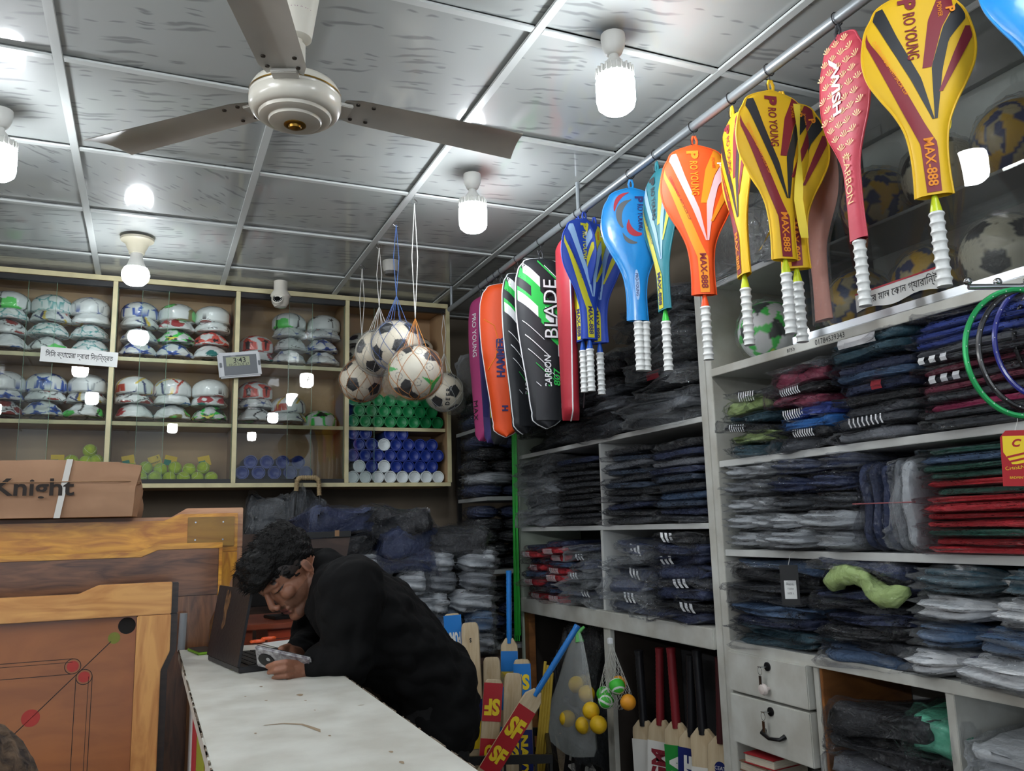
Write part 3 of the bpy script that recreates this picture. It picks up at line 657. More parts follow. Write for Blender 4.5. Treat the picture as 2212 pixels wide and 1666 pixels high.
x, z = cbd(516, 1108, 3.09); t3 = carrom(x, 3.09, z, z-.342, 1.15, .11, m_yel, m_play, 'yellow varnished carrom board with a nailed corner patch')
h3 = z-.342
pt = ob('corner_patch', MB().box((-.165, -.008, h3-.113), (-.012, -.0005, h3-.012)).mesh('corner_patch', wood('patch_wood', (150, 112, 40), (128, 90, 28), (1, 1, 5)), bevel=.001), t3)
for q in ((-.14, -.03), (-.05, -.03), (-.14, -.09), (-.05, -.09)): ob('nail', MB().lathe([(.003, -.0012), (.002, 0)], 8, T=Matrix.Translation((q[0], -.008, h3+q[1])) @ Euler((-PI/2, 0, 0)).to_matrix().to_4x4()).mesh('nail', m_metal), pt)
x, z = cbd(527, 1096, 3.155); carrom(x, 3.155, z, z-.342, 1.16, .11, m_pink, m_play, 'pale pinkish carrom board, rearmost behind the carton', bump=.03)

# ------------------------------------------------------------------ carton on the boards
m_cartn = mat('corrugated_card', (176, 138, 108), .8, col2=(160, 122, 94), vscale=4, bump=.15, bscale=9); m_strap = mat('white_strap', (214, 212, 206), .4); m_tan = mat('tan_twine', (150, 116, 84), .8)
p0 = ony(0, 1120, 3.04); p1 = ony(288, 1122, 3.04); p2 = ony(288, 1000, 3.04)
zb_ = 1.447; bx = thing('carton', 'brown corrugated carton printed Knight, strapped, lying on the carrom boards', 'box', (p1[0]-.32, 3.04, zb_), (0, 0, 0))
bw, bh, bd = .70, .182, .30
P = []; n1, n2 = 30, 8
me = MB().box((-bw/2-.02, -.0, 0), (bw/2-.02, bd, bh)).mesh('carton_body', m_cartn)
bm = bmesh.new(); bm.from_mesh(me); bmesh.ops.subdivide_edges(bm, edges=list(bm.edges), cuts=9, use_grid_fill=True); bm.to_mesh(me); bm.free()
A = co_get(me); ctr = np.array((-.02, bd/2, bh/2)); Q = A-ctr
edge = (np.abs(Q[:, 0]) > bw/2-.03)
A += (np.c_[vnoise(A, 1, 16), vnoise(A, 2, 16), vnoise(A, 3, 16)*(A[:, 2] > .01)])*(.0035+.007*edge[:, None]); A[:, 2] += -.02*np.clip((A[:, 0]-.25)/.1, 0, 1)**2*(A[:, 2] > .1)
A[:, 0] -= .03*np.clip((A[:, 2]-bh*.5)/bh, -1, 1)**2*(A[:, 0] > bw/2-.04)
co_set(me, A); me.polygons.foreach_set('use_smooth', [True]*len(me.polygons)); me.set_sharp_from_angle(angle=.6)
bo = ob('carton_body', me, bx)
lettering(bx, 'Knight', (.030, -.0075, .088), (1, 0, 0), (0, 0, 1), .072, mat('box_print', (42, 34, 30), .8), bold=.02, width=.225)
mb = MB()
for dx, sl in ((.125, -.028), (-.22, -.04)):
    mb.add([(dx-.009, -.006, bh+.004), (dx+.009, -.006, bh+.004), (dx+.009+sl, -.006, -.002), (dx-.009+sl, -.006, -.002)], [(0, 1, 2, 3)]); mb.add([(dx-.009, -.006, bh+.004), (dx+.009, -.006, bh+.004), (dx+.009, bd, bh+.005), (dx-.009, bd, bh+.005)], [(0, 1, 2, 3)])
ob('plastic_strap', mb.mesh('plastic_strap', m_strap), bx)
ob('twine', MB().tube([(-.37, -.008, .106), (.0, -.008, .112), (.29, -.008, .115), (.336, .0, .113), (.336, bd, .11)], .0016, 5).mesh('twine', m_tan), bx)

# ------------------------------------------------------------------ footballs hanging in nets
HB = classic(6, (232, 222, 200)); m_cord = mat('white_cord', (214, 214, 208), .7); m_ocord = mat('orange_cord', (206, 130, 50), .7); m_bcord = mat('blue_cord', (78, 110, 170), .7)
def fancy_ball():
    me = ico(6, 'football'); D = co_get(me); c = np.tile(np.array((230, 224, 206), float), (len(D), 1))
    dd = D@FC.T; k = dd.argmax(1); ang = np.arccos(np.clip(dd.max(1), -1, 1)); c[star(D, .78, .26, 3, (0, 3, 5, 8, 10))] = (30, 32, 34)
    c[(np.abs((ang*14) % 2-1) > .8) & (ang < .25)] = (150, 148, 140); c[star(D, .6, .1, 3, (2, 7), 60)] = (40, 180, 70)
    setcol(me, np.array([lin(x) for x in c])); me.materials.append(m_bwball); return me
FB = fancy_ball()
m_film = glassmat('clear_film', (.98, .98, .98), 1.4, .08, .03, 40, .25)
def net_ball(hx, hy, u, v, me, label, cm, strc, rot, R=.107, hookz=ZC, film=True, tail=None, lean=0):
    d = ray(u, v); zc = CAM[2]+d[2]*(hy/d[1]) if lean == 0 else None
    c = Vector((hx+lean, hy, CAM[2]+d[2]*hy/d[1]))
    t = thing('net_football', label, 'ball', c, group='footballs hanging in string nets')
    ob('football', me, t, rot=rot, scale=(R, R, R))
    neck = Vector((0, 0, R*2.05)); mb = MB(); n = 8
    rings = [(1.0, .0, 0), (.82, .57, .5), (.45, .89, 0), (.85, -.52, .5), (.5, -.87, 0), (.1, -1.0, .5)]
    def rp(ri, k): a = 2*PI*(k+rings[ri][2])/n; return Vector((rings[ri][0]*math.cos(a), rings[ri][0]*math.sin(a), rings[ri][1]))*R*1.012
    def arc(p, q):
        pts = [(p.lerp(q, s/4)) for s in range(5)]; return [x.normalized()*R*1.014 for x in pts]
    for k in range(n):
        for (r1, r2) in ((2, 1), (1, 0), (0, 3), (3, 4), (4, 5)):
            h1, h2 = rings[r1][2], rings[r2][2]
            for dk in ((0, -1) if h2 > h1 else (0, 1)): mb.tube(arc(rp(r1, k), rp(r2, k+dk)), .0011, 4, cap=False)
        mb.tube([rp(2, k), neck+Vector((rings[2][0]*.0, 0, 0))], .0012, 4, cap=False)
    ob('net', mb.mesh('net', cm), t)
    top = Vector((hx, hy, hookz))-c
    s2 = MB(); off = .012
    s2.tube([neck, neck.lerp(top, .5)+Vector((off, 0, 0)), top-Vector((0, 0, .02))], .0016, 5).tube([neck, neck.lerp(top, .5)-Vector((off, 0, 0)), top-Vector((0, 0, .02))], .0016, 5)
    ob('string', s2.mesh('string', strc), t)
    ob('ceiling_hook', MB().tube([top+Vector((.012*math.cos(a), 0, -.014+.012*math.sin(a))) for a in [PI*.6+i*PI*1.5/10 for i in range(11)]]+[top], .0013, 5).mesh('ceiling_hook', m_metal), t)
    if film:
        f = ico(4, 'plastic_bag'); A = co_get(f); nz = vnoise(A, int(u), 5, 3); A *= R*(1.03+.035*np.abs(nz))[:, None]; 
        if tail is not None:
            dv = np.array(tail, float); dv /= np.linalg.norm(dv); q = np.clip(A@dv/R-.72, 0, 1); A += dv*(q*R*1.1)[:, None]; A -= np.cross(dv, np.cross(A, dv))*-0.0
        co_set(f, A); f.materials.append(m_film); f.polygons.foreach_set('use_smooth', [False]*len(f.polygons)); ob('plastic_bag', f, t)
    return t
net_ball(.938, 3.09, 896, 805, FB, 'patterned white football in an orange string net, nearest of the cluster', m_ocord, m_cord, (.3, .6, .2), tail=(-1, -.2, -.6))
net_ball(.934, 3.35, 855, 747, HB, 'highest black and white football hung by blue string', m_bcord, m_bcord, (.35, .1, .5))
net_ball(.94, 3.665, 812, 762, HB, 'black and white football half hidden behind the blue-string one', m_cord, m_cord, (1.2, .4, 2.0))
net_ball(.938, 4.0, 781, 822, HB, 'leftmost and lowest black and white hanging football', m_ocord, m_cord, (.1, 1.2, .4))
t5 = net_ball(1.47, 4.3, 978, 848, HB, 'small black and white football marked DEER, right of the hanging cluster', m_cord, m_cord, (2.1, .2, 1.3), hookz=2.58, tail=(.6, -.5, -.9))
for k, ch in enumerate('DEER'):
    a = math.radians(-118); el = -.75+k*.24; R = .1095
    dv = Vector((math.cos(el)*math.cos(a+.35), math.cos(el)*math.sin(a+.35), math.sin(el)))
    lettering(t5, ch, dv*R, (dv.cross(Vector((0, 0, 1)).cross(dv))*1).normalized()*1.0, Vector((0, 0, 1)).cross(dv).normalized()*-1, .024, m_ink, bold=.03)
# ================================================================== pipe and rackets
PX, PZ, PR = 1.49, 2.58, .0145
m_pipe = mat('grey_pipe', (150, 156, 160), .35, .5); m_wire = mat('dark_wire', (60, 60, 62), .4, .7)
pipe = thing('hanging_pipe', 'long grey metal pipe hung below the ceiling carrying rackets and bags', 'pipe')
ob('pipe', MB().tube([(PX, -.2, PZ), (PX, 4.25, PZ)], PR, 14).mesh('pipe', m_pipe, True), pipe)
for y in (4.22, 2.72, 1.0):
    ob('hanger_rod', MB().tube([(PX, y, PZ+.01), (PX, y, ZC)], .008, 8).mesh('hanger_rod', m_pipe, True), pipe)
def hook(y, drop=.055):
    pts = [(PX+.0175*math.cos(a), y, PZ+.0175*math.sin(a)) for a in [PI*1.5-i*2*PI/12 for i in range(13)]]
    pts += [(PX, y+.0, PZ-.03), (PX+.013, y, PZ-.042), (PX+.006, y, PZ-drop-.012), (PX-.012, y, PZ-drop-.004), (PX-.014, y, PZ-.042)]
    ob('wire_hook', MB().tube(pts, .0016, 5).mesh('wire_hook', m_wire), pipe)
HW_R = [(0, .0), (.012, .045), (.05, .088), (.10, .107), (.14, .111), (.18, .104), (.22, .084), (.26, .060), (.30, .043), (.34, .036), (.40, .034), (.445, .036)]
HW_W = [(0, .0), (.012, .038), (.05, .072), (.12, .092), (.19, .094), (.25, .080), (.30, .055), (.35, .034), (.42, .027), (.50, .027), (.56, .03)]
HW_B = [(0, .0), (.008, .05), (.03, .085), (.08, .11), (.16, .118), (.28, .115), (.42, .098), (.56, .076), (.66, .062), (.71, .045), (.73, .0)]
def fab(name, c, **k): return mat(name, c, .55, bump=.25, bscale=14, **k)
m_yel_f = fab('yellow_fabric', (236, 190, 28)); m_mar = fab('maroon_print', (134, 34, 48)); m_blk = fab('black_print', (40, 42, 46)); m_org = fab('orange_fabric', (240, 84, 26)); m_ora2 = fab('amber_print', (246, 150, 30)); m_pnk = fab('pale_pink_print', (246, 196, 204))
m_wish = fab('rose_fabric', (198, 66, 84)); m_wht = mat('white_print', (236, 238, 240), .55); m_wishf = fab('cream_fan_print', (250, 214, 156)); m_blu = fab('royal_blue_fabric', (36, 72, 176)); m_lime = fab('lime_print', (214, 206, 44)); m_sky = fab('pale_blue_print', (160, 196, 236))
m_cy = mat('sky_blue_vinyl', (28, 142, 218), .3, coat=.6, bump=.5, bscale=12); m_teal = fab('teal_fabric', (36, 128, 142)); m_grn = fab('bright_green_print', (48, 196, 84)); m_char = fab('charcoal_fabric', (38, 40, 44)); m_pinkb = fab('magenta_fabric', (176, 60, 118)); m_navy = fab('navy_print', (44, 44, 110)); m_redp = fab('red_print_fabric', (178, 44, 58)); m_purp = fab('purple_fabric', (70, 62, 122))
m_grip = mat('white_grip', (222, 224, 222), .4, coat=.2)
m_cone_y = mat('yellow_green_cone', (206, 222, 40), .35); m_cone_b = mat('blue_cone', (30, 84, 180), .35); m_cone_o = mat('orange_cone', (240, 80, 30), .35); m_cone_g = mat('green_cone', (60, 200, 70), .35)
def cover_mesh(hwp, D, m, name='cover', n=44, sag=0):
    t = np.concatenate([np.linspace(0, hwp[2][0], 10), np.linspace(hwp[2][0], hwp[-1][0], n)[1:]]); hw = np.maximum(smooth_interp(hwp, t), .001)
    S_ = [-1, -.97, -.88, -.7, -.4, 0, .4, .7, .88, .97, 1]
    mb = MB()
    for sg in (-1, 1):
        mb.grid([[(s*w, sg*D*(1-abs(s)**5)*min(1, math.sqrt(tt/.03+.01)), -tt) for s in S_] for tt, w in zip(t, hw)])
    return mb.mesh(name, m, True), t, hw
def band_mesh(hwp, D, t0, t1, fa, fb, m, name='print_band', n=26):
    t = np.linspace(t0, t1, n); hw = np.maximum(smooth_interp(hwp, t), .001)
    a = np.clip([fa(x) for x in t], -hw*.955, hw*.955); b = np.clip([fb(x) for x in t], -hw*.955, hw*.955)
    P = []
    for tt, w, x0_, x1_ in zip(t, hw, a, b):
        row = []
        for q in range(5):
            x = x0_+(x1_-x0_)*q/4; s = x/w; row.append((x, -D*(1-abs(s)**5)*min(1, math.sqrt(tt/.03+.01))-.0012, -tt))
        P.append(row)
    return MB().grid(P).mesh(name, m, True)
def ramp(*pts): return lambda t: float(np.interp(t, [p[0] for p in pts], [p[1] for p in pts]))
DN, RT = (0, 0, -1), (1, 0, 0)
def grip_mesh():
    prof = [(.006, 0), (.0125, -.004)]; L_ = .16; n = 64
    for i in range(n+1):
        q = i/n; z = -.004-L_*q; ph_ = (q*8) % 1; r = .0132+.0036*max(0, 1-abs(ph_-.2)*3.2)**1.3+(.0015*max(0, (q-.85)/.15)); prof.append((r, z))
    prof += [(.012, -.004-L_-.001)]
    return MB().lathe(prof, 16).mesh('grip', m_grip, True), L_+.005
GRIP, GL = grip_mesh()
def cone_mesh(): return MB().lathe([(.0045, .03), (.0105, .0), (.0125, -.012)], 14).mesh('cone', m_cone_y, True)
CONE = cone_mesh()
def piping(cov, t, hw, m, r=.0028):
    pts = [(w, 0, -tt) for tt, w in zip(t, hw)]; pts = [(-x, y, z) for x, y, z in reversed(pts)]+pts
    ob('piping', MB().tube(pts, r, 6).mesh('piping', m, True), cov)
def covered_racket(y, turn, label, kind, drop=.075, strap=None, extra_grip=0, off=(0, 0), lean=0, sc=1.0, group='covered rackets hung on the pipe'):
    base = -math.atan2(PX, y)
    if off == (0, 0): hook(y)
    t = thing('covered_racket', label, 'racket', (PX+off[0], y+off[1], PZ-drop), (lean, 0, base+turn), group=group); t.scale = (sc,)*3
    D = .013
    hwp = HW_W if kind == 'wish' else HW_R
    mm = {'yellow': m_yel_f, 'orange': m_org, 'wish': m_wish, 'blue': m_blu, 'sky': m_cy, 'teal': m_teal}[kind]
    me, tt, hw = cover_mesh(hwp, D, mm); c = ob('cover', me, t); LS = 1.0 if kind == 'wish' else 1.07; c.scale = (1, 1, LS); L_ = tt[-1]*LS
    piping(c, tt, hw, mm)
    ob('hanging_loop', MB().tube([(-.006, 0, -.008), (-.008, 0, .012), (-.003, 0, .028), (.003, 0, .028), (.008, 0, .012), (.006, 0, -.008)], [.004]*6, 6).mesh('hanging_loop', m_char if kind == 'wish' else mm, True), t)
    def band(*a): ob('print_band', band_mesh(hwp, D, *a), c)
    def let(s, x, z, h, m, width=None, slant=0, bold=.012, sh=0): lettering(c, s, (x, -D-.0026, -z), (slant, 0, -1), (1, 0, slant), h, m, width=width, bold=bold, shear=sh)
    if kind in ('yellow', 'orange', 'blue', 'teal'):
        b1, b2, b3, b4, tx = {'yellow': (m_mar, m_blk, m_mar, m_blk, m_mar), 'orange': (m_ora2, m_pnk, m_ora2, m_pnk, m_ora2), 'blue': (m_lime, m_sky, m_lime, m_sky, m_lime), 'teal': (m_lime, m_sky, m_lime, m_sky, m_blk)}[kind]
        band(.075, .44, ramp((.075, -.11), (.2, -.066), (.30, -.03), (.34, -.016), (.44, -.014)), ramp((.075, -.10), (.1, -.092), (.2, -.040), (.30, -.002), (.34, .016), (.44, .014)), b1)
        band(.03, .29, ramp((.03, -.09), (.1, -.062), (.2, -.020), (.29, .012)), ramp((.03, -.06), (.1, -.038), (.2, .0), (.29, .016)), b2)
        band(.02, .18, ramp((.02, .055), (.08, .025), (.18, .004)), ramp((.02, .075), (.06, .076), (.1, .05), (.18, .022)), b3)
        band(.05, .29, ramp((.05, .085), (.1, .052), (.18, .022), (.29, .0165)), ramp((.05, .12), (.085, .10), (.13, .060), (.19, .042), (.29, .022)), b4)
        band(.105, .235, ramp((.105, .095), (.16, .066), (.235, .03)), ramp((.105, .12), (.13, .105), (.18, .074), (.235, .038)), b1)
        let('P', -.012, .036, .036, tx, bold=.05); let('RO YOUNG', -.010, .106, .024, tx, width=.102, bold=.018)
        let('POWER', .050, .062, .009, m_ora2 if kind == 'yellow' else m_org, width=.032)
        let('CUSION HANDLE / ANTI SHCOK CUP', -.058, .165, .0075, m_ora2 if kind == 'yellow' else m_mar if kind == 'orange' else m_navy, width=.14, slant=.42)
        let('MAX-888', .0, .378, .020, m_ora2 if kind == 'yellow' else m_mar if kind == 'orange' else m_navy, width=.10, bold=.02)
        let('P', .07, .067, .018, m_ora2 if kind == 'yellow' else m_wht, bold=.04)
    elif kind == 'sky':
        def arcs(x0_, a0, a1, r0, r1, cx, cz, m):
            P = []
            for q in range(15):
                a = a0+(a1-a0)*q/14; e = math.sin(PI*q/14); P.append([(cx+r*math.cos(a), -D-.0014, -(cz+r*math.sin(a))) for r in (r0, r0+(r1-r0)*max(.15, e if q > 7 else .3+.7*e))])
            ob('print_band', MB().grid(P).mesh('print_band', m), c)
        arcs(0, 3.4, 4.25, .100, .114, .032, .112, m_redp); arcs(0, 2.75, 4.2, .074, .096, .032, .112, m_slate); arcs(0, 1.65, 3.1, .046, .068, .030, .112, m_redp); arcs(0, 1.75, 2.5, .078, .092, .022, .112, m_slate)
        let('P', .022, .045, .03, m_navy, bold=.05); let('RO YOUNG', .025, .105, .021, m_navy, width=.088, bold=.018); let('POWER', .055, .085, .009, m_navy, width=.035); let('PRO-YOUNG', .0, .33, .010, m_navy, width=.075)
        ob('oval_badge', MB().add([(.009*math.cos(a), -D-.0016, -.33+.05*math.sin(a)) for a in [2*PI*k/24 for k in range(24)]], [tuple(range(24))]).mesh('oval_badge', m_sky), c)
    elif kind == 'wish':
        rr2 = random.Random(5)
        fan_me = MB()
        for q in range(5):
            a = math.radians(-56+q*28); d_ = Vector((math.sin(a), 0, math.cos(a))); n_ = Vector((d_.z, 0, -d_.x))
            fan_me.add([n_*.0004, d_*.017+n_*.0018, d_*.0185, d_*.017-n_*.0018], [(0, 1, 2, 3)])
        fm = fan_me.mesh('fan_print', m_wishf)
        for r_ in range(11):
            for q in range(-3, 4):
                z = .03+r_*.031; x = q*.034+(.017 if r_ % 2 else 0); w = float(smooth_interp(hwp, z))
                if abs(x) < w-.016: ob('fan_print', fm, c, (x, -D-.0014+.006*(abs(x)/w)**5, -z-.008), (0, rr2.uniform(-.3, .3), 0))
        let('WISH', -.012, .155, .034, m_wht, width=.125, slant=-.05, bold=.03); ob('slash_print', MB().add([(-.03, -D-.002, -.055), (.0, -D-.002, -.085), (.0, -D-.002, -.10), (-.03, -D-.002, -.07)], [(0, 1, 2, 3)]).mesh('slash_print', m_wht), c)
        let('CARBON', .002, .40, .022, m_wishf, width=.13, bold=.0)
    cone = {'yellow': m_cone_y, 'orange': m_cone_o, 'blue': m_cone_b, 'teal': m_cone_g}.get(kind)
    for q in range(1+extra_grip):
        dx = q*.028; zz = -L_-.002
        if cone: ob('cone', CONE, t, (dx, .006*q, zz-.022), mats=cone); ob('grip', GRIP, t, (dx, .006*q, zz-.03), (0, .03*q, 0))
        else: ob('grip', GRIP, t, (dx, .006*q, zz+.004), (0, .03*q, 0), (1.05,)*3)
    if strap:
        pts = [Vector(p) for p in strap]; P = []
        for i in range(len(pts)-1):
            for q in range(6): P.append(pts[i].lerp(pts[i+1], q/6))
        P.append(pts[-1]); rows = []
        for i, p_ in enumerate(P):
            tw = .8*math.sin(i*.35); e = Vector((math.cos(tw), math.sin(tw), 0))*.011; rows.append([p_-e, p_+e])
        ob('shoulder_strap', MB().grid(rows).mesh('shoulder_strap', mat('lemon_webbing', (246, 220, 70), .6) if kind == 'yellow' else mm, True), t)
    return t
def hy(u, v): return float(onx(u, v, PX)[1])
# depth along the pipe from the place of each hook on the pipe line
covered_racket(hy(2230, -260), .12, 'sky blue vinyl covered racket cut off by the upper right corner', 'sky', drop=.06)
covered_racket(hy(1960, -75), .10, 'large yellow covered racket facing the camera, largest in view', 'yellow', drop=.062, strap=[(.03, .02, -.2), (.045, .03, -.3), (.03, .02, -.34)])
covered_racket(hy(1808, 45), -.88, 'rose red covered racket printed with cream fans and WISH', 'wish', drop=.043, sc=.93)
covered_racket(hy(1662, 162), .55, 'yellow covered racket with a dangling shoulder strap, in front of another', 'yellow', drop=.06, extra_grip=0, strap=[(.055, -.03, -.05), (.05, -.03, -.2), (.035, -.03, -.32), (.05, -.02, -.42)])
covered_racket(hy(1662, 162), .2, 'yellow covered racket mostly hidden behind the strapped yellow one', 'yellow', drop=.075, off=(.05, .015))
covered_racket(hy(1580, 225), -1.18, 'narrow yellow covered racket seen almost edge-on beside the orange one', 'yellow', drop=.055, strap=[(.02, .05, -.10), (.0, .10, -.2), (.03, .12, -.28), (.0, .05, -.40)])
covered_racket(hy(1498, 285), .25, 'orange covered racket with pale pink swooshes', 'orange', drop=.06)
covered_racket(hy(1418, 350), -1.05, 'teal covered racket seen edge-on with a green cone', 'teal', drop=.055)
covered_racket(hy(1362, 390), .28, 'sky blue vinyl covered racket pair with two white grips', 'sky', drop=.05, extra_grip=1)
covered_racket(hy(1262, 470), .62, 'royal blue covered racket turned right, next to the sky blue pair', 'blue', drop=.04, lean=0)
covered_racket(hy(1248, 480), -.95, 'royal blue covered racket seen edge-on, leftmost of the blue ones', 'blue', drop=.035)
covered_racket(hy(1262, 470), -.45, 'royal blue covered racket hidden between two other blue ones', 'blue', drop=.045, off=(.06, .03))
# full-length bags
def racket_bag(u, v, turn, kind, label, drop=.075, sc=1.0, wsc=1.0, D=.032):
    y = hy(u, v); hook(y); base = -math.atan2(PX, y)
    t = thing('racket_bag', label, 'bag', (PX, y, PZ-drop), (0, 0, base+turn), group='racket bags hung on the pipe'); t.scale = (wsc*sc, sc, sc)
    mm = {'blade': m_char, 'hammer': m_org, 'pink': m_pinkb, 'red': m_redp, 'dark': m_char, 'purple': m_purp}[kind]
    me, tt, hw = cover_mesh(HW_B, D, mm, 'bag_body'); c = ob('bag_body', me, t)
    piping(c, tt, hw, m_wht if kind in ('blade', 'hammer', 'red') else mm, .003)
    ob('webbing_loop', MB().tube([(-.008, 0, -.01), (-.008, 0, .02), (0, 0, .034), (.008, 0, .02), (.008, 0, -.01)], .004, 6).mesh('webbing_loop', m_char, True), t)
    st = MB().grid([[(x_, .04+.02*math.sin(PI*q/16), -.05-q*.04), (x_+.028, .04+.02*math.sin(PI*q/16), -.05-q*.04)] for q in range(17) for x_ in [.05]])
    ob('shoulder_strap', st.mesh('shoulder_strap', mm if kind == 'pink' else m_char), t)
    npn = [0]
    def para(x0_, z0_, w, hh, sk, m):
        npn[0] += 1
        pts_ = [(x0_, z0_), (x0_+w, z0_+w*sk), (x0_+w, z0_+w*sk+hh), (x0_, z0_+hh)]; n = 6; P = []
        for i in range(n+1):
            row = []
            for j in range(5):
                x = x0_+w*i/n; z = z0_+w*i/n*sk+hh*j/4; wd = max(.001, float(smooth_interp(HW_B, min(max(z, .001), .729)))); x = max(-wd*.96, min(wd*.96, x)); s = x/wd
                row.append((x, -D*(1-abs(s)**5)-.0010-.0003*npn[0], -z))
            P.append(row)
        ob('print_panel', MB().grid(P).mesh('print_panel', m), c)
    if kind == 'blade':
        for x0_, z0_, w, hh, m in ((-.11, .04, .09, .05, m_grn), (-.09, .03, .07, .045, m_wht), (-.115, .13, .10, .06, m_grn), (-.112, .15, .08, .045, m_wht), (-.06, .12, .12, .07, m_grn), (-.02, .22, .12, .07, m_grn), (.0, .22, .06, .05, m_wht), (.02, .30, .09, .06, m_grn), (.05, .38, .055, .05, m_wht), (-.03, .02, .1, .008, m_grn), (.0, .04, .11, .004, m_wht), (.02, .06, .10, .004, m_wht), (-.10, .28, .09, .004, m_wht), (-.09, .34, .10, .005, m_wht), (-.08, .40, .08, .004, m_wht), (-.05, .46, .1, .004, m_grn), (-.05, .54, .06, .004, m_wht), (.0, .55, .06, .006, m_grn), (.02, .50, .06, .004, m_wht)): para(x0_, z0_, w, hh, .9, m)
        def let(s, x, z, h, m, width, b=.02, sh=0): lettering(c, s, (x, -D-(.0085 if m is m_ink else .0095), -z), (0, 0, 1), (-1, 0, 0), h, m, width=width, bold=b, shear=sh)
        let('BLADE', .02, .23, .062, m_ink, .255, .07); let('BLADE', .02, .23, .058, m_wht, .25, .0)
        let('CARBON', .0, .50, .030, m_wht, .14, sh=.1); let('807', .038, .52, .028, m_grn, .075, sh=.1)
        ob('pocket', MB().grid([[(x, -D-.010*math.sin(PI*(x+.06)/.12)-.001, -z) for x in np.linspace(-.055, .055, 7)] for z in np.linspace(.56, .70, 6)]).mesh('pocket', m_char, True), t)
    elif kind == 'hammer':
        lettering(c, 'HAMMER', (-.022, -D-.003, -.36), (0, 0, 1), (-1, 0, 0), .042, m_navy, width=.19, bold=.04); lettering(c, 'H', (-.005, -D-.003, -.60), (0, 0, 1), (-1, 0, 0), .03, m_navy, bold=.05)
        ob('seam_line', MB().tube([(-.10, -.024, -.18), (-.05, -D-.002, -.21), (-.03, -D-.002, -.28), (-.045, -D-.002, -.36), (-.085, -.024, -.42)], .0018, 5).mesh('seam_line', m_ora2), c)
    elif kind == 'pink':
        lettering(c, 'PRO YOUNG', (-.02, -D-.003, -.2), (0, 0, -1), (1, 0, 0), .036, m_wht, width=.22, bold=.01); lettering(c, 'MAX', (-.02, -D-.003, -.58), (0, 0, -1), (1, 0, 0), .036, m_ink, width=.1)
    elif kind in ('dark', 'purple'):
        para(-.04, .3, .06, .3, .2, m_lime if kind == 'dark' else m_navy)
    elif kind == 'red':
        ob('buckle', MB().box((.045, .035, -.26), (.085, .075, -.22)).mesh('buckle', m_dark, bevel=.002), t)
    return t
racket_bag(1168, 545, .35, 'blade', 'black bag printed BLADE with green and white slashes, front one')
racket_bag(1118, 575, .75, 'blade', 'black BLADE bag half hidden behind the front one', drop=.07, wsc=.85)
racket_bag(1084, 594, .12, 'hammer', 'bright orange bag printed HAMMER', drop=.065, wsc=.92)
racket_bag(1218, 508, -1.42, 'red', 'red-edged racket bag seen edge-on beside the BLADE bag', drop=.07)
racket_bag(1040, 625, -.98, 'pink', 'magenta racket bag with a strap, far end of the pipe', drop=.055)
racket_bag(1058, 610, -1.1, 'purple', 'purple racket bag mostly hidden behind the magenta bag', drop=.075)
racket_bag(1072, 600, -1.15, 'dark', 'charcoal racket bag hidden behind the orange bag', drop=.09)

# plastic-wrapped rose cover hanging further back, between pipe and glass case
wy = float(onx(1750, 360, 1.66)[1]); wc = thing('wrapped_cover', 'faded rose racket cover in clear plastic hanging behind the yellow pair', 'racket', (1.66, wy, 2.47), (0, 0, -math.atan2(1.66, wy)-.75), group='covered rackets hung on the pipe')
me_, tt_, hw_ = cover_mesh(HW_W, .013, fab('faded_rose_fabric', (176, 122, 108))); ob('cover', me_, wc)
fm_, _, _ = cover_mesh([(t_*1.03, w_*1.12+.004) for t_, w_ in HW_W], .02, m_film, 'plastic_bag'); ob('plastic_bag', fm_, wc, (0, 0, .008)); ob('hanging_loop', MB().tube([(0, 0, -.01), (0, 0, .06), (-.12, -.06, .10)], .002, 5).mesh('hanging_loop', m_wire), wc)
# ================================================================== shelving along the right wall
XR = 1.80
def yr(u, v): return float(onx(u, v, XR)[1])
m_brown = wood('brown_side_panel', (150, 98, 52), (120, 76, 40), (1, 1, 3), .5, .1)
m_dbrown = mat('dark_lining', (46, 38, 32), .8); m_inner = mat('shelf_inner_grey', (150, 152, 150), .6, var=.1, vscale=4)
def unit(name, label):
    t = thing(name, label, 'shelf', (XR, 2.4, 0)); O = Vector((XR, 2.4, 0))
    def part(nm, a, b, m, bevel=.0015, parent=None):
        return ob(nm, MB().box([a[i]-O[i] for i in range(3)], [b[i]-O[i] for i in range(3)]).mesh(nm, m, bevel=bevel), parent or t)
    return t, part, O
U1, p1_, O1 = unit('garment_shelf', 'white wall shelving with drawers, glass case and packed garments at right')
YE = .72
p1_('end_board', (XR, 2.362, 0), (XW-.004, 2.398, ZC-.01), m_worn)
p1_('end_board', (XR, YE-.03, 0), (XW-.004, YE-.002, ZC-.01), m_worn)
p1_('back_panel', (XW-.016, YE, .0), (XW-.005, 2.36, ZC-.01), m_inner)
ZS = [.985, 1.285, 1.585, 1.906]
for z in ZS: p1_('shelf', (XR+.004, YE, z-.022), (XW-.017, 2.3615, z), m_white)
for z, tk in ((.985, .03), (1.906, .026)): p1_('shelf_edging', (XR-.006, YE, z-tk), (XR+.0035, 2.3615, z+.002), m_worn)
p1_('sliding_rail', (XR-.004, YE, 1.909), (XR+.012, 1.95, 1.932), m_alu); p1_('sliding_rail', (XR+.016, YE, 1.909), (XR+.03, 1.95, 1.925), m_alu)
p1_('case_shelf', (XR+.10, YE, 2.213), (XW-.017, 1.94, 2.222), glassmat('case_glass_shelf', (.86, .92, .9), 1.5, 0, .25))
p1_('case_shelf', (XR+.03, 1.945, 2.205), (XW-.017, 2.3615, 2.225), m_white)
p1_('case_divider', (XR+.03, 1.936, 1.926), (XW-.017, 1.944, 2.60), m_glass)
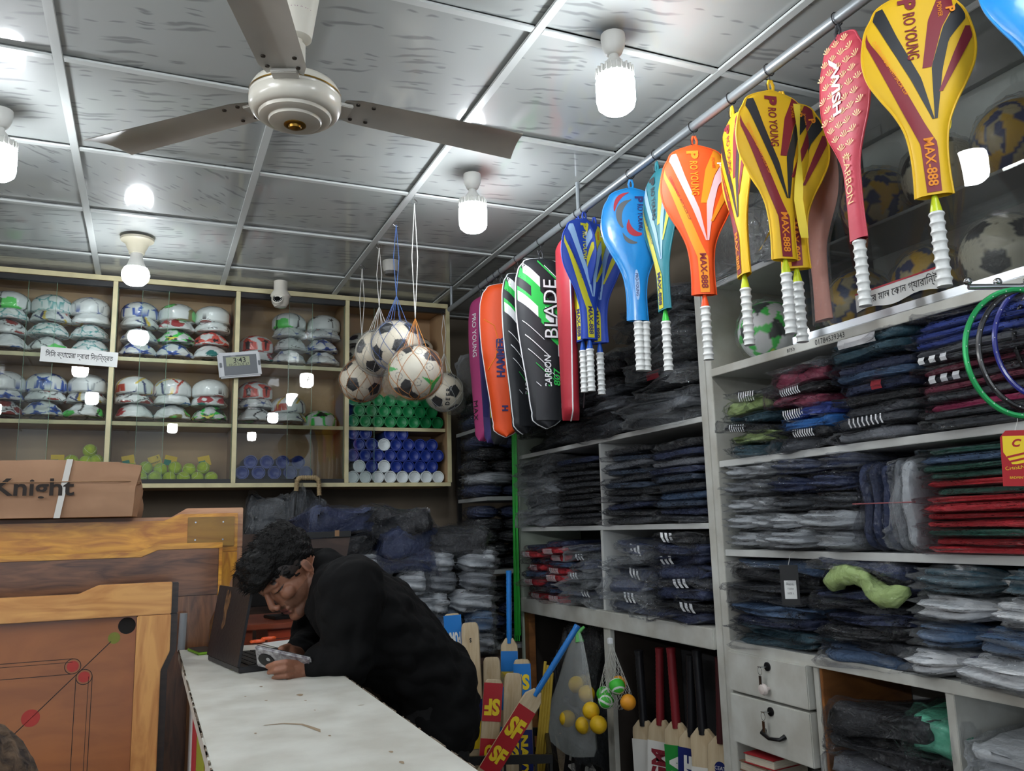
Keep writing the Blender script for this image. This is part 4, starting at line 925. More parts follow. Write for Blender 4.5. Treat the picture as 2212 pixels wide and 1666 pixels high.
p1_('shelf', (XR+.004, YE, 2.60), (XW-.017, 2.3615, 2.62), m_inner)
gl = ob('glass_door', MB().add([(0, 1.93-2.4, 1.932), (0, YE-2.4, 1.932), (0, YE-2.4, 2.6), (0, 1.93-2.4, 2.6)], [(0, 1, 2, 3)]).mesh('glass_door', glassmat('case_glass', (.90, .93, .91), 1.5, 0, .03)), U1, (.005, 0, 0))
# drawers and lower compartments
p1_('divider', (XR+.002, 1.966, .45), (XW-.017, 1.986, .9625), m_worn); p1_('divider_lining', (XR+.006, 1.955, .45), (XW-.02, 1.9655, .9625), m_brown)
p1_('divider', (XR+.002, 1.515, .45), (XW-.017, 1.54, .9625), m_worn)
p1_('compartment_floor', (XR+.002, YE, .43), (XW-.017, 2.3615, .449), m_worn); p1_('shelf', (XR+.01, 1.987, .58), (XW-.02, 2.361, .592), m_worn)
m_black_m = mat('black_lock', (30, 30, 32), .35, .6)
for (za, zb2, pull) in ((.832, .957, 'knob'), (.672, .824, 'handle')):
    d = p1_('drawer', (XR-.018, 1.992, za), (XR+.30, 2.358, zb2), m_worn, .003)
    yc, zc = 2.16, zb2-.025
    L_ = lambda x, y, z: (x-O1.x, y-O1.y, z)
    RYm = Matrix.Rotation(-PI/2, 4, 'Y')
    ob('lock', MB().lathe([(.0135, 0), (.0135, .004), (.009, .006)], 18, T=Matrix.Translation(L_(XR-.018, yc, zc)) @ RYm).mesh('lock', m_black_m, True), d)
    k = MB().cbox(L_(XR-.035, yc+.006, zc), (.022, .018, .002)).tube([L_(XR-.045, yc+.006+.009*math.sin(a), zc-.012+.012*math.cos(a)) for a in [2*PI*i/14 for i in range(14)]], .0008, 4, closed=True).cbox(L_(XR-.045, yc+.006, zc-.042), (.002, .012, .032))
    ob('key', k.mesh('key', m_metal), d)
    if pull == 'knob': ob('knob', MB().lathe([(.006, 0), (.006, .012), (.0165, .016), (.018, .022), (.014, .030), (.004, .033)], 20, T=Matrix.Translation(L_(XR-.018, yc+.002, zc-.066)) @ RYm).mesh('knob', mat('pink_white_knob', (214, 202, 196), .3), True), d)
    else: ob('handle', MB().tube([L_(XR-.018, yc+.035, zc-.06), L_(XR-.035, yc+.03, zc-.066), L_(XR-.042, yc-.01, zc-.074), L_(XR-.035, yc-.05, zc-.07), L_(XR-.018, yc-.056, zc-.062)], [.008, .006, .005, .006, .008], 8).mesh('handle', m_black_m, True), d)
lettering(U1, '01784539343', (-.0068, yr(1795, 728)-2.4, 1.8945), (0, -1, 0), (0, 0, 1), .016, m_ink, width=.115)
lettering(U1, '875৳', (-.0068, yr(1712, 755)-2.4, 1.8945), (0, -1, 0), (0, 0, 1), .012, m_ink, width=.035)
st = thing('paper_strip_sign', 'white paper strip with red edge and Bengali writing on the glass case', 'sign', (XR-.003, yr(1850, 650), 1.945), (0, 0, 0))
ya = st.location.y; yb = yr(2040, 590)
stm = MB().grid([[(0, -q*(ya-yb)/12, .0+.006*math.sin(q*.9)), (0, -q*(ya-yb)/12, .052)] for q in range(13)]); s_ = ob('strip', stm.mesh('strip', m_paper), st)
ob('red_edge', MB().box((-.0008, -(ya-yb), .049), (-.0002, 0, .0535)).mesh('red_edge', m_redp), s_)
lettering(st, 'েখলার মাল েকান গ্যারািন্ট', (-.0012, -(ya-yb)*.49, .026), (0, -1, 0), (0, 0, 1), .034, m_ink, width=(ya-yb)*.9)

U2, p2_, O2 = unit('jeans_shelf', 'white open shelving stacked with dark jeans packs, left of the post')
p2_('end_board', (XR, 2.40, 0), (XW-.004, 2.438, ZC-.01), m_worn)
p2_('end_board', (XR, 4.06, 0), (XW-.004, 4.085, 2.0), mat('pale_green_board', (176, 186, 170), .5))
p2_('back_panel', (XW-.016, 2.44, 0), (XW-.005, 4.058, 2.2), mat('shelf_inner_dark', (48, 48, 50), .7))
for z in (1.375, 1.752): p2_('shelf', (XR+.002, 2.4385, z-.02), (XW-.017, 4.0595, z), m_white)
p2_('shelf', (XR+.05, 2.4385, .955), (XW-.017, 4.0595, 1.017), m_white); p2_('base_plank', (XR-.012, 2.4385, .947), (XR+.0495, 4.0595, 1.018), m_worn, .003)
p2_('divider', (XR+.003, 3.195, 1.0185), (XW-.018, 3.215, 1.3545), m_white); p2_('divider', (XR+.01, 3.195, 1.3755), (XW-.018, 3.21, 1.7315), m_white)
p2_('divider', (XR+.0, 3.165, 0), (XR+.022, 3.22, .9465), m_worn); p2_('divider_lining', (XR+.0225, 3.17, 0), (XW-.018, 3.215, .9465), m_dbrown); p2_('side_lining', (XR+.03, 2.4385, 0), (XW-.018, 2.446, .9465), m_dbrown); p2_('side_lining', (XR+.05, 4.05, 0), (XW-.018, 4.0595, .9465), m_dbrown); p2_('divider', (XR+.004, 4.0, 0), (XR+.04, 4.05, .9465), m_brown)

# ------------------------------------------------------------------ packed garments
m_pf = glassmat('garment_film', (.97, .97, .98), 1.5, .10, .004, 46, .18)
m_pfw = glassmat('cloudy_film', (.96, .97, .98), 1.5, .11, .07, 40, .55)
CL = {}
def cloth(name, c, c2=None):
    if name not in CL: CL[name] = mat('cloth_'+name.replace(' ', '_'), c, .7, col2=c2, vscale=5, bump=.5, bscale=34, coat=.8, crumple=.9, cscale=42, wpos=True)
    return CL[name]
for n_, c_ in {'black': (34, 36, 40), 'charcoal': (60, 64, 70), 'navy': (40, 52, 86), 'teal': (38, 76, 90), 'sage green': (150, 172, 108), 'slate blue': (66, 94, 128), 'grey': (110, 114, 120), 'maroon': (124, 40, 66), 'red': (200, 34, 46), 'dark green': (34, 92, 76), 'white': (214, 216, 218), 'royal blue': (44, 70, 156), 'denim': (58, 74, 96), 'mint': (92, 178, 146), 'pink': (186, 52, 104), 'pale grey': (176, 180, 184), 'bright blue': (40, 120, 200)}.items(): cloth(n_, c_)
def sq(a, e): return np.sign(a)*np.abs(a)**e
def pack_pair(seed, loose=0):
    nu, nv = 88, 15; s_ = np.linspace(-1, 1, nu, endpoint=False); u = PI*np.sign(s_)*np.abs(s_)**.5; v = np.linspace(-PI/2, PI/2, nv); U, V = np.meshgrid(u, v)
    r = np.random.RandomState(seed)
    X = .5*sq(np.cos(V), .28)*sq(np.cos(U), .25); Y = .5*sq(np.cos(V), .28)*sq(np.sin(U), .25); Z = .5+.5*sq(np.sin(V), .55)
    P = np.c_[X.ravel(), Y.ravel(), Z.ravel()]; nz = vnoise(P, seed, 5, 3)
    G = P.copy(); G[:, 2] = .5+(G[:, 2]-.5)*(1+.10*nz)+.07*vnoise(P, seed+5, 3, 1); G[:, 0] *= 1+.03*vnoise(P, seed+7, 7, 2); G[:, 1] *= 1+.03*vnoise(P, seed+9, 6, 2)
    front = np.clip((-P[:, 0]-.42)/.08, 0, 1); G[:, 0] -= front*.03*np.sin(9*P[:, 1]+seed)
    if loose:
        rid = 1-np.abs(vnoise(P, seed+40, 7, 3)); G[:, 2] += .16*rid*(G[:, 2]-.1); G += np.c_[vnoise(P, seed+41, 6, 2)*.035, vnoise(P, seed+42, 6, 2)*.03, .13*vnoise(P, seed+43, 4, 2)]
    G[:, 0] += front*.025*np.cos((P[:, 2])*2*PI*(2+seed % 2))
    F = (G if loose else P).copy(); F[:, 2] = .5+(F[:, 2]-.5); n2 = vnoise(P, seed+30, 9, 3); F[:, :2] *= 1.035; F[:, 2] = .5+(F[:, 2]-.5)*1.12; F += np.c_[n2*.018, vnoise(P, seed+31, 10, 3)*.018, vnoise(P, seed+32, 8, 3)*.085]
    jt = np.random.RandomState(seed+90).normal(size=F.shape); F += jt*(.006, .004, .04)*(.35+front[:, None]); F[:, 0] -= front*.05*np.abs(vnoise(P, seed+60, 26, 2))
    lip = front*(np.abs(P[:, 2]-.5) < .6)*np.clip(np.sin(5*P[:, 1]+seed*2)+.3, 0, 1); F[:, 0] -= lip*.15; F[:, 2] -= lip*.14*(1+n2)
    def mk(A, nm, sm, m):
        mb = MB(); A = A.reshape(nv, nu, 3); mb.grid([[tuple(p) for p in row] for row in A], closed=True)
        mb.f.append(tuple(range(nu))); mb.m.append(0); mb.f.append(tuple((nv-1)*nu+k for k in range(nu-1, -1, -1))); mb.m.append(0)
        return mb.mesh(nm, m, sm)
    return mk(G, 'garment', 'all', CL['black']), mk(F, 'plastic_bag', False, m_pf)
PK = [pack_pair(s) for s in range(6)]; PKL = [pack_pair(s+50, 1) for s in range(8)]
def bundle_pair(seed, pinch=.15):
    "garment roll gathered by a band; long axis y"
    nu, nv = 40, 19; r = np.random.RandomState(seed); G = []; F = []
    for j in range(nv):
        s = -1+2*j/(nv-1); q = 1-.58*math.exp(-((s-pinch)/.16)**2); q *= min(1, (1-abs(s))*6+.25)
        rg = []; rf = []
        for k in range(nu):
            a = 2*PI*k/nu; w = 1+.10*math.cos(9*a+seed+3*s)+.06*math.cos(16*a+2*s); ca, sa = abs(math.cos(a))**.6*np.sign(math.cos(a)), abs(math.sin(a))**.8*np.sign(math.sin(a))
            rg.append((.5*q*ca*w, .47*s, .5+.45*q*sa*w)); e = 1+.14*math.cos(11*a+s*5+seed)+.03*r.normal()*(.5+abs(s))
            rf.append((.53*q*ca*e, .53*s+.012*r.normal(), .5+.5*q*sa*e))
        G.append(rg); F.append(rf)
    def mk(A, nm, m, sm):
        mb = MB().grid(A, closed=True); mb.f.append(tuple(range(nu))); mb.m.append(0); mb.f.append(tuple((nv-1)*nu+k for k in range(nu-1, -1, -1))); mb.m.append(0); return mb.mesh(nm, m, sm)
    bandp = [(.5*.47*abs(math.cos(a))**.6*np.sign(math.cos(a)), .47*pinch, .5+.47*.46*abs(math.sin(a))**.8*np.sign(math.sin(a))) for a in [2*PI*k/28 for k in range(28)]]
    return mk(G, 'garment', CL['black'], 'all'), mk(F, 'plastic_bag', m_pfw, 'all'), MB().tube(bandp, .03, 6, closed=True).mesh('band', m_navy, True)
BD = [bundle_pair(s, (.15, -.1, .3, 0)[s]) for s in range(4)]
PN = [0]
def pack(x, y, z, dx, dy, h, colr, label, group, rotz=0, tilt=0, film=None, loose=False):
    PN[0] += 1; g, f = PKL[PN[0] % 8] if loose else PK[PN[0] % 6]
    o = ob('garment_pack', g, None, (x, y, z), (tilt, 0, rotz), (dx, dy, h), mats=CL[colr]); tag(o, label, 'garment pack', group)
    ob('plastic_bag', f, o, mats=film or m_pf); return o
def stack(y0, y1, z0, cols, h, desc, group, depth=.30, xf=XR, jit=.012, film=None, extra=None, lift=0, tiltj=.02):
    z = z0+.002; n = len(cols); r = random.Random(int(y0*1000+z0*77))
    for i, c in enumerate(cols):
        hh = h*r.uniform(.85, 1.15); w = (y1-y0)*r.uniform(.94, 1.0); prot = r.uniform(-.012, .03)
        o = pack(xf+depth/2+.012-prot+r.uniform(-.004, .004), (y0+y1)/2+r.uniform(-jit, jit), z, depth, w*.97, hh, c, f"{c} packed garment, {nth(i, n)} of the {desc}", group, r.uniform(-.04, .04), r.uniform(-tiltj, tiltj), film, tiltj > .055)
        if extra: extra(o, i, c, r)
        z += hh*1.0
    return z
def bundle(x, y, z, dx, dy, h, colr, label, group, bandm, v=0, rot=(0, 0, 0), film=None):
    g, f, b = BD[v % 4]; o = ob('garment_bundle', g, None, (x, y, z), rot, (dx, dy, h), mats=CL[colr]); tag(o, label, 'garment bundle', group)
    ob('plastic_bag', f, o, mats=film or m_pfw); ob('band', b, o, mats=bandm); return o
def stripes(o, n=3, yc=.0, zc=.5, m=None, w=.05, gap=.1, sl=.0):
    "white bars printed across the folded edge (object space, unit box)"
    mb = MB()
    for k in range(n):
        y = yc+(k-(n-1)/2)*gap
        mb.add([(-.545, y-w/2, .12), (-.545, y+w/2, .12), (-.56, y+w/2+sl, .5), (-.56, y-w/2+sl, .5), (-.545, y-w/2+sl*2, .9), (-.545, y+w/2+sl*2, .9)], [(0, 1, 2, 3), (3, 2, 5, 4)])
    ob('stripe_print', mb.mesh('stripe_print', m or m_wht), o)
# garment shelf, third shelf up
G1 = 'packs on the upper garment shelf'
z2 = ZS[2]
def zebra(o, i, c, r):
    if i in (1, 3, 5): stripes(o, 9, r.uniform(-.1, .2), .5, None, .022, .045, .02)
stack(yr(1672, 900), yr(1566, 900), z2, ['teal', 'sage green', 'black', 'teal', 'sage green', 'black'], .036, 'short stack by the post, upper shelf', G1, .28, extra=lambda o, i, c, r: stripes(o, 7, .1, .5, None, .02, .05, .01) if i in (2, 5) else None, tiltj=.1)
stack(yr(1792, 880), yr(1674, 880), z2, ['charcoal', 'black', 'bright blue', 'royal blue', 'maroon', 'black', 'maroon', 'charcoal'], .033, 'second stack, upper shelf', G1, .29, extra=zebra, tiltj=.07)
stack(yr(1972, 860), yr(1796, 860), z2, ['grey', 'charcoal', 'charcoal', 'black', 'navy', 'slate blue', 'navy', 'teal', 'teal'], .032, 'middle teal stack on the upper shelf', G1, .30, extra=lambda o, i, c, r: stripes(o, 8, .0, .5, None, .02, .06, .01) if i == 1 else (stripes(o, 1, -.1, .5, m_redp, .14) if i == 4 else stripes(o, 1, .1, .5, None, .5) if i == 8 else None))
stack(yr(2300, 800), yr(1976, 860), z2, ['charcoal', 'charcoal', 'pink', 'charcoal', 'maroon', 'charcoal', 'maroon', 'charcoal', 'grey', 'royal blue', 'royal blue', 'royal blue', 'black'], .023, 'tall flat stack behind the rackets, upper shelf', G1, .31, extra=lambda o, i, c, r: stripes(o, 3, .3, .5, None, .05, .09) if i in (5, 7) else None)
# second shelf up: bundles, upright packs, flat red and green packs
G2 = 'bundles on the middle garment shelf'; z1 = ZS[1]; m_rope2 = mat('red_white_string', (150, 80, 84), .7); m_tealb = mat('teal_band', (30, 84, 92), .6)
ya, yb = yr(1672, 1100), yr(1566, 1100)
for i in range(5): bundle(XR+.15-.01*(i % 2), (ya+yb)/2, z1+.003+i*.056, .30, (yb-ya)*1.02, .060, ('pale grey', 'pale grey', 'pale grey', 'grey', 'pale grey')[i], f"banded clear-bagged bundle, {nth(i, 5)} of the pile by the post", G2, m_navy if i > 1 else m_tan, 0 if i > 1 else 3)
ya, yb = yr(1852, 1100), yr(1672, 1100)
for i, (c, fm) in enumerate((('pale grey', m_pfw), ('pale grey', m_pfw), ('charcoal', m_pf), ('navy', m_pf), ('navy', m_pfw))): bundle(XR+.14-.03*(i < 2), (ya+yb)/2+(.01, -.01, 0, .015, -.01)[i], z1+.003+i*.055, .33, (yb-ya)*1.06, .062, c, f"{c} string-tied garment bundle, {nth(i, 5)} of the middle pile", G2, m_tealb if i < 1 else m_rope2, (1, 2, 0, 3, 1)[i], (0, 0, (.05, -.06, .03, -.04, .05)[i]), fm)
ya, yb = yr(1968, 1090), yr(1856, 1090)
for i in range(5):
    w = (yb-ya)/5; PN[0] += 1; g, f = PK[PN[0] % 6]; c = ('pale grey', 'grey', 'navy', 'navy', 'navy')[i]
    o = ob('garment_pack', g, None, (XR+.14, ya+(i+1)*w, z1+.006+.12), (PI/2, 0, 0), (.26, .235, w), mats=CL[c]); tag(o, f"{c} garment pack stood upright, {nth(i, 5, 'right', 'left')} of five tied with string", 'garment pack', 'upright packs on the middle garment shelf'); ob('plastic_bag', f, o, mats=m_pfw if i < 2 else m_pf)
tag(ob('tie_string', MB().tube([(XR-.018, ya-.03, z1+.13), (XR-.018, yb+.005, z1+.132), (XR+.2, yb+.006, z1+.132)], .0018, 5).mesh('tie_string', m_rope2), None), 'red and white string tied around the upright navy packs', 'string')
stack(yr(2300, 1050), yr(1976, 1050), z1, ['red', 'red', 'dark green', 'red', 'red', 'red', 'red', 'dark green', 'red', 'dark green', 'dark green', 'slate blue', 'dark green'], .0205, 'flat red and green stack, middle shelf', 'flat packs on the middle garment shelf', .31, film=m_pf, tiltj=.006)
# lowest shelf: loose packs
G3 = 'loose packs on the lowest garment shelf'; z0 = ZS[0]
stack(yr(1755, 1300), yr(1568, 1300), z0, ['teal', 'teal', 'navy', 'slate blue', 'charcoal', 'charcoal', 'black', 'slate blue'], .033, 'loose pile left of the hang tag', G3, .31, tiltj=.09)
stack(yr(1965, 1320), yr(1762, 1320), z0, ['slate blue', 'charcoal', 'black', 'navy', 'charcoal', 'navy', 'black', 'navy'], .032, 'loose pile right of the hang tag', G3, .32, tiltj=.08)
slv = (MB().tube([(XR-.012, yr(1800, 1270), 1.19), (XR-.025, yr(1840, 1235), 1.225), (XR-.02, yr(1880, 1240), 1.215), (XR-.025, yr(1920, 1265), 1.175), (XR-.01, yr(1965, 1250), 1.19)], [.014, .028, .024, .03, .01], 12).mesh('sleeve', CL['sage green'], 'all'))
bm = bmesh.new(); bm.from_mesh(slv); bmesh.ops.subdivide_edges(bm, edges=list(bm.edges), cuts=3, use_grid_fill=True, smooth=.6); bm.to_mesh(slv); bm.free(); A = co_get(slv); A += np.c_[vnoise(A, 1, 70), vnoise(A, 2, 70), vnoise(A, 3, 70)]*.003; co_set(slv, A); slv.polygons.foreach_set('use_smooth', [True]*len(slv.polygons))
tag(ob('crumpled_garment', slv, None), 'crumpled pale green garment bulging over the lowest garment shelf', 'garment')
ya, yb = yr(2290, 1350), yr(1968, 1350)
for i, (c, bm_) in enumerate((('white', m_navy), ('slate blue', m_navy), ('white', m_strap), ('teal', m_strap))): bundle(XR+.135-.03*(i == 0), (ya+yb)/2-.01*i, z0+.003+i*.066, .34, (yb-ya)*1.0, .074, c, f"{c} banded garment bundle, {nth(i, 4)} of the pile at the right end", 'bundles at the right end of the lowest garment shelf', bm_, (2, 0, 3, 1)[i], (0, 0, .03*i-.04))
tg = thing('hang_tag', 'black cardboard hang tag with a white barcode sticker in front of packs', 'tag', (XR-.045, yr(1728, 1215), 1.246))
ob('tag_card', MB().box((-.001, -.026, -.115), (.001, .026, 0)).mesh('tag_card', mat('tag_black', (30, 31, 33), .5), bevel=.0005), tg, rot=(0, 0, .8))
stk = ob('sticker', MB().box((-.0018, -.018, -.098), (-.0011, .016, -.045)).mesh('sticker', m_paper), tg, rot=(0, 0, .8))
for k, s in enumerate(('MODEL', 'T225#', 'SIZE L')): lettering(stk, s, (-.0021, -.001, -.056-.013*k), (0, -1, 0), (0, 0, 1), .005, m_ink)
ob('tag_string', MB().tube([(0, 0, 0), (.01, .0, .03), (.03, 0, .04)], .0007, 4).mesh('tag_string', m_cord), tg)
# compartments below
G4 = 'bags in the lower compartments'
stack(1.56, 1.95, .45, ['slate blue', 'slate blue', 'charcoal', 'charcoal', 'grey', 'black', 'black'], .058, 'bag pile under the shelf beside the drawers', G4, .33, tiltj=.1)
pack(XR+.13, 1.615, .79, .26, .15, .10, 'mint', 'mint green garment bag at the right of the compartment beside the drawers', G4, .2, .15)
stack(1.06, 1.51, .45, ['white', 'white', 'pale grey', 'white', 'white', 'white'], .066, 'white pile in the lower right corner compartment', G4, .34, film=m_pfw, tiltj=.06)
m_rednb = mat('red_notebook', (150, 34, 40), .5); m_pages = mat('page_edges', (210, 200, 180), .8, stretch=(1, 1, 60), var=.2, vscale=20)
for i, (m, w, nm) in enumerate(((mat('brown_ledger', (120, 90, 70), .7), .13, 'worn brown ledger at the bottom of the pile under the drawers'), (m_rednb, .125, 'red-covered notebook on top of the pile under the drawers'))):
    nb = thing('notebook', nm, 'book', (XR+.06, 2.26-.02*i, .593+i*.031), (0, 0, .12*i)); ob('pages', MB().box((-.08, -w/2+.003, .003), (.08, w/2-.003, .027)).mesh('pages', m_pages), nb)
    for z in (0, .027): ob('cover', MB().box((-.085, -w/2, z), (.085, w/2, z+.003)).mesh('cover', m, bevel=.001), nb)
# jeans shelf
GJ = 'packs on the jeans shelf'
def redprint(o, i, c, r):
    if c == 'red': stripes(o, 9, r.uniform(-.1, .1), .5, None, .022, .05, .03)
def three(o, i, c, r):
    if i % 2: stripes(o, 3, r.uniform(-.25, .25), .5, None, .05, .085, .03)
stack(3.80, 4.02, 1.018, ['red', 'grey', 'red', 'slate blue', 'red', 'navy', 'red', 'navy'], .034, 'left red jersey pile, jeans shelf bottom', GJ, .28, extra=redprint)
stack(3.56, 3.79, 1.018, ['red', 'slate blue', 'navy', 'red', 'red', 'slate blue', 'red', 'red', 'navy'], .033, 'right red jersey pile, jeans shelf bottom', GJ, .29, extra=redprint)
stack(3.24, 3.55, 1.018, ['charcoal', 'navy', 'charcoal', 'grey', 'navy', 'charcoal', 'navy'], .042, 'navy pile next to the jerseys, bottom shelf', GJ, .31, film=m_pfw, extra=three, tiltj=.08)
stack(2.82, 3.17, 1.018, ['navy', 'charcoal', 'navy', 'navy', 'charcoal', 'navy'], .046, 'striped tracksuit heap, jeans shelf bottom', GJ, .32, film=m_pfw, extra=three, tiltj=.12)
stack(2.46, 2.81, 1.018, ['navy', 'black', 'navy', 'charcoal', 'navy', 'navy', 'navy', 'black'], .040, 'striped tracksuit pile next to the post', GJ, .33, film=m_pf, extra=three, tiltj=.07)
stack(3.66, 4.03, 1.376, ['grey', 'grey', 'charcoal', 'grey', 'charcoal', 'charcoal', 'black'], .047, 'leftmost jeans pile, middle shelf', GJ, .31, film=m_pfw, tiltj=.1)
stack(3.24, 3.65, 1.376, ['black', 'charcoal', 'black', 'charcoal', 'black', 'black', 'charcoal', 'black', 'charcoal', 'black', 'navy'], .029, 'second jeans pile, middle shelf', GJ, .30)
stack(2.80, 3.18, 1.376, ['charcoal', 'black', 'navy', 'charcoal', 'black', 'denim', 'charcoal', 'denim', 'grey', 'denim', 'black'], .029, 'third jeans pile, middle shelf', GJ, .31, tiltj=.04)
stack(2.46, 2.79, 1.376, ['charcoal', 'navy', 'denim', 'slate blue', 'charcoal', 'denim', 'navy', 'grey', 'navy', 'black'], .032, 'jeans pile next to the post, middle shelf', GJ, .31, tiltj=.04)
stack(3.42, 4.02, 1.753, ['charcoal', 'black', 'charcoal', 'grey', 'black', 'black'], .055, 'black pile behind the bags, top shelf', GJ, .30, tiltj=.1)
stack(2.95, 3.40, 1.753, ['charcoal', 'black', 'grey', 'charcoal', 'black', 'black', 'black'], .050, 'wide black pile, top shelf', GJ, .33, tiltj=.07)
stack(2.46, 2.94, 1.753, ['charcoal', 'grey', 'charcoal', 'black', 'charcoal', 'black', 'black', 'charcoal', 'black', 'black', 'black', 'black'], .045, 'tall black pile beside the post, top shelf', GJ, .35, film=m_pfw, extra=lambda o, i, c, r: stripes(o, 1, .1, .5, m_redp, .2) if i == 4 else None, tiltj=.06)
# balls in the glass case
def bagged(me, x, y, z, r, rot, label, seed):
    t = thing('bagged_football', label, 'ball', (x, y, z), group='bagged footballs in the glass case'); ob('football', me, t, rot=rot, scale=(r,)*3)
    f = ico(4, 'plastic_bag'); A = co_get(f); A *= (r*(1.04+.06*np.abs(vnoise(A, seed, 5, 3))))[:, None]; A[:, 2] = np.maximum(A[:, 2], -r*1.0); co_set(f, A); f.materials.append(m_film); f.polygons.foreach_set('use_smooth', [False]*len(f.polygons)); ob('plastic_bag', f, t)
def round_ball(k):
    me = ico(5, 'football'); D = co_get(me); setcol(me, paint(k, D)); me.materials.append(m_bwball); return me
RB7, RB2, RB11 = round_ball(7), round_ball(2), round_ball(11)
def vball():
    me = ico(5, 'football'); D = co_get(me); c = np.tile(np.array((206, 190, 150), float), (len(D), 1)); c[star(D, .75, .35, 4)] = (34, 60, 120); c[star(D, .7, .2, 3, None, 30)] = (226, 180, 50); setcol(me, np.array([lin(q) for q in c])); me.materials.append(m_bwball); return me
VB = vball(); RZ = 1.907+.105
bagged(RB7, XR+.12, 2.19, RZ+.002, .105, (.4, .3, .2), 'green, white and black bagged football in the open part of the case', 3)
bagged(VB, XR+.15, 1.82, RZ+.002, .105, (0, .5, 1), 'blue and yellow bagged football behind the sign strip left end', 4)
bagged(VB, XR+.17, 1.58, RZ+.002, .105, (1, .2, 0), 'tan bagged football in the middle of the lower case row', 5)
bagged(CB5, XR+.14, 1.34, RZ+.002, .105, (.2, 1.2, 0), 'black and white bagged football behind the glass at right', 6)
bagged(RB11, XR+.14, 1.08, RZ+.002, .105, (2, .2, 0), 'teal and red bagged football at the right end of the case', 7)
for i, (y, me) in enumerate(((1.78, VB), (1.55, CB5), (1.32, VB), (1.09, RB11))): bagged(me, XR+.22, y, 2.223+.107, .105, (i, i*.7, 0), f"dim bagged football on the upper case shelf, {nth(i, 4, 'left', 'right')}", 10+i)
tag(ob('plastic_heap', (lambda m: m)(PK[2][1]), None, (XR+.05, 2.14, 2.226), (0, 0, .3), (.24, .34, .20), mats=m_pfw), 'crumpled clear plastic heap on the case shelf above the green ball', 'plastic bag')
# corner stacks beyond the jeans shelf
cs = thing('corner_rack', 'dark rack in the room corner holding black bagged bundles', 'shelf', (1.86, 4.35, 0))
for z in (.78, 1.16, 1.54, 1.92): ob('rack_board', MB().box((-.23, -.245, z-.02), (.28, .22, z)).mesh('rack_board', m_inner, bevel=.001), cs)
for x in (-.22, .27):
    for y in (-.235, .21): ob('leg', MB().box((x-.012, y-.012, 0), (x+.012, y+.012, 1.9)).mesh('leg', m_dark), cs) if x > 0 or y > 0 else None
rc = random.Random(4); W_ = {.78: 'lowest', 1.16: 'second', 1.54: 'third', 1.92: 'top'}
for z in (.78, 1.16, 1.54, 1.92):
    n = 5 if z < 1.9 else 3
    for i in range(n):
        c = rc.choice(['black', 'charcoal', 'black', 'navy']) if not (z == 1.54 and i == 1) else 'pale grey'
        bundle(1.80+rc.uniform(-.02, .02), 4.32, z+.002+i*.066, .30, .40, .07, c, f"{c} bagged bundle, {nth(i, n)} on the {W_[z]} corner rack board", 'bundles on the corner rack', m_dark, i, (0, 0, PI/2+rc.uniform(-.2, .2)), m_pf if c != 'pale grey' else m_pfw)
tag(ob('plastic_heap', PK[4][1], None, (1.80, 4.30, 2.13), (0, 0, .3), (.34, .36, .22), mats=m_pfw), 'big crumpled clear plastic bag on the corner rack top', 'plastic bag')
gb = ob('green_ball', tb_me, None, (1.70, 4.17, 1.995), (0, 0, 0), (2.1,)*3, mats=mat('neon_green_wrap', (96, 210, 70), .4, coat=.6, crumple=.5)); tag(gb, 'neon green wrapped ball in the corner behind the magenta bag', 'ball')
# ================================================================== counter and things on it
m_ctop = mat('counter_laminate', (212, 212, 204), .42, col2=(192, 190, 180), vscale=9, bump=.05, bscale=60); m_cside = wood('counter_side', (168, 128, 84), (140, 100, 62), (1, 1, 3), .5, .1)
m_wear = mat('worn_edge', (118, 104, 88), .85); m_stain = mat('brown_stain', (150, 130, 104), .6)
CZ = 1.02; CX0, CX1, CYN, CYF = .106, .474, .72, 2.955
ct = thing('shop_counter', 'long white-topped shop counter with worn edges the man leans on', 'counter', (CX0, CYN, 0))
def cp(nm, a, b, m, bevel=.002, parent=None): return ob(nm, MB().box((a[0]-CX0, a[1]-CYN, a[2]), (b[0]-CX0, b[1]-CYN, b[2])).mesh(nm, m, bevel=bevel), parent or ct)
top = cp('counter_top', (CX0, CYN, CZ-.03), (CX1, CYF, CZ), m_ctop, .003)
cp('side_panel', (CX0+.03, CYN+.02, 0), (CX0+.05, CYF-.02, CZ-.031), m_cside); cp('side_panel', (CX1-.05, CYN+.02, 0), (CX1-.03, CYF-.02, CZ-.031), m_cside); cp('end_panel', (CX0+.051, CYF-.04, 0), (CX1-.051, CYF-.02, CZ-.031), m_cside)
rs = random.Random(9)
for side in (0, 1):
    mb = MB()
    for k in range(150):
        y = rs.uniform(CYN, CYF-.02); l = rs.uniform(.004, .03); w = rs.uniform(.0008, .0028); x = CX0 if side == 0 else CX1
        xa_, xb_ = (x-.0006, x+w) if side == 0 else (x-w, x+.0006)
        mb.box((xa_-CX0, y-CYN, CZ-.004), (xb_-CX0, y+l-CYN, CZ+.0004))
    o = ob('worn_chips', mb.mesh('worn_chips', m_wear), top); o['kind'] = 'stuff'
for (u, v, ru, rv) in ((648, 1502, .012, .006), (564, 1484, .006, .003), (575, 1514, .006, .002), (868, 1648, .006, .004), (845, 1625, .006, .003), (660, 1514, .005, .002), (530, 1505, .004, .002), (552, 1585, .004, .002), (780, 1524, .012, .001), (712, 1590, .004, .002), (680, 1535, .003, .002)):
    p = onz(u, v, CZ); n = 12; ob('stain', MB().add([(p[0]-CX0+ru*.6*math.cos(a)*(1+.2*math.sin(3*a)), p[1]-CYN+rv*2.2*math.sin(a), CZ+.0005) for a in [2*PI*k/n for k in range(n)]], [tuple(range(n))]).mesh('stain', m_stain), top)
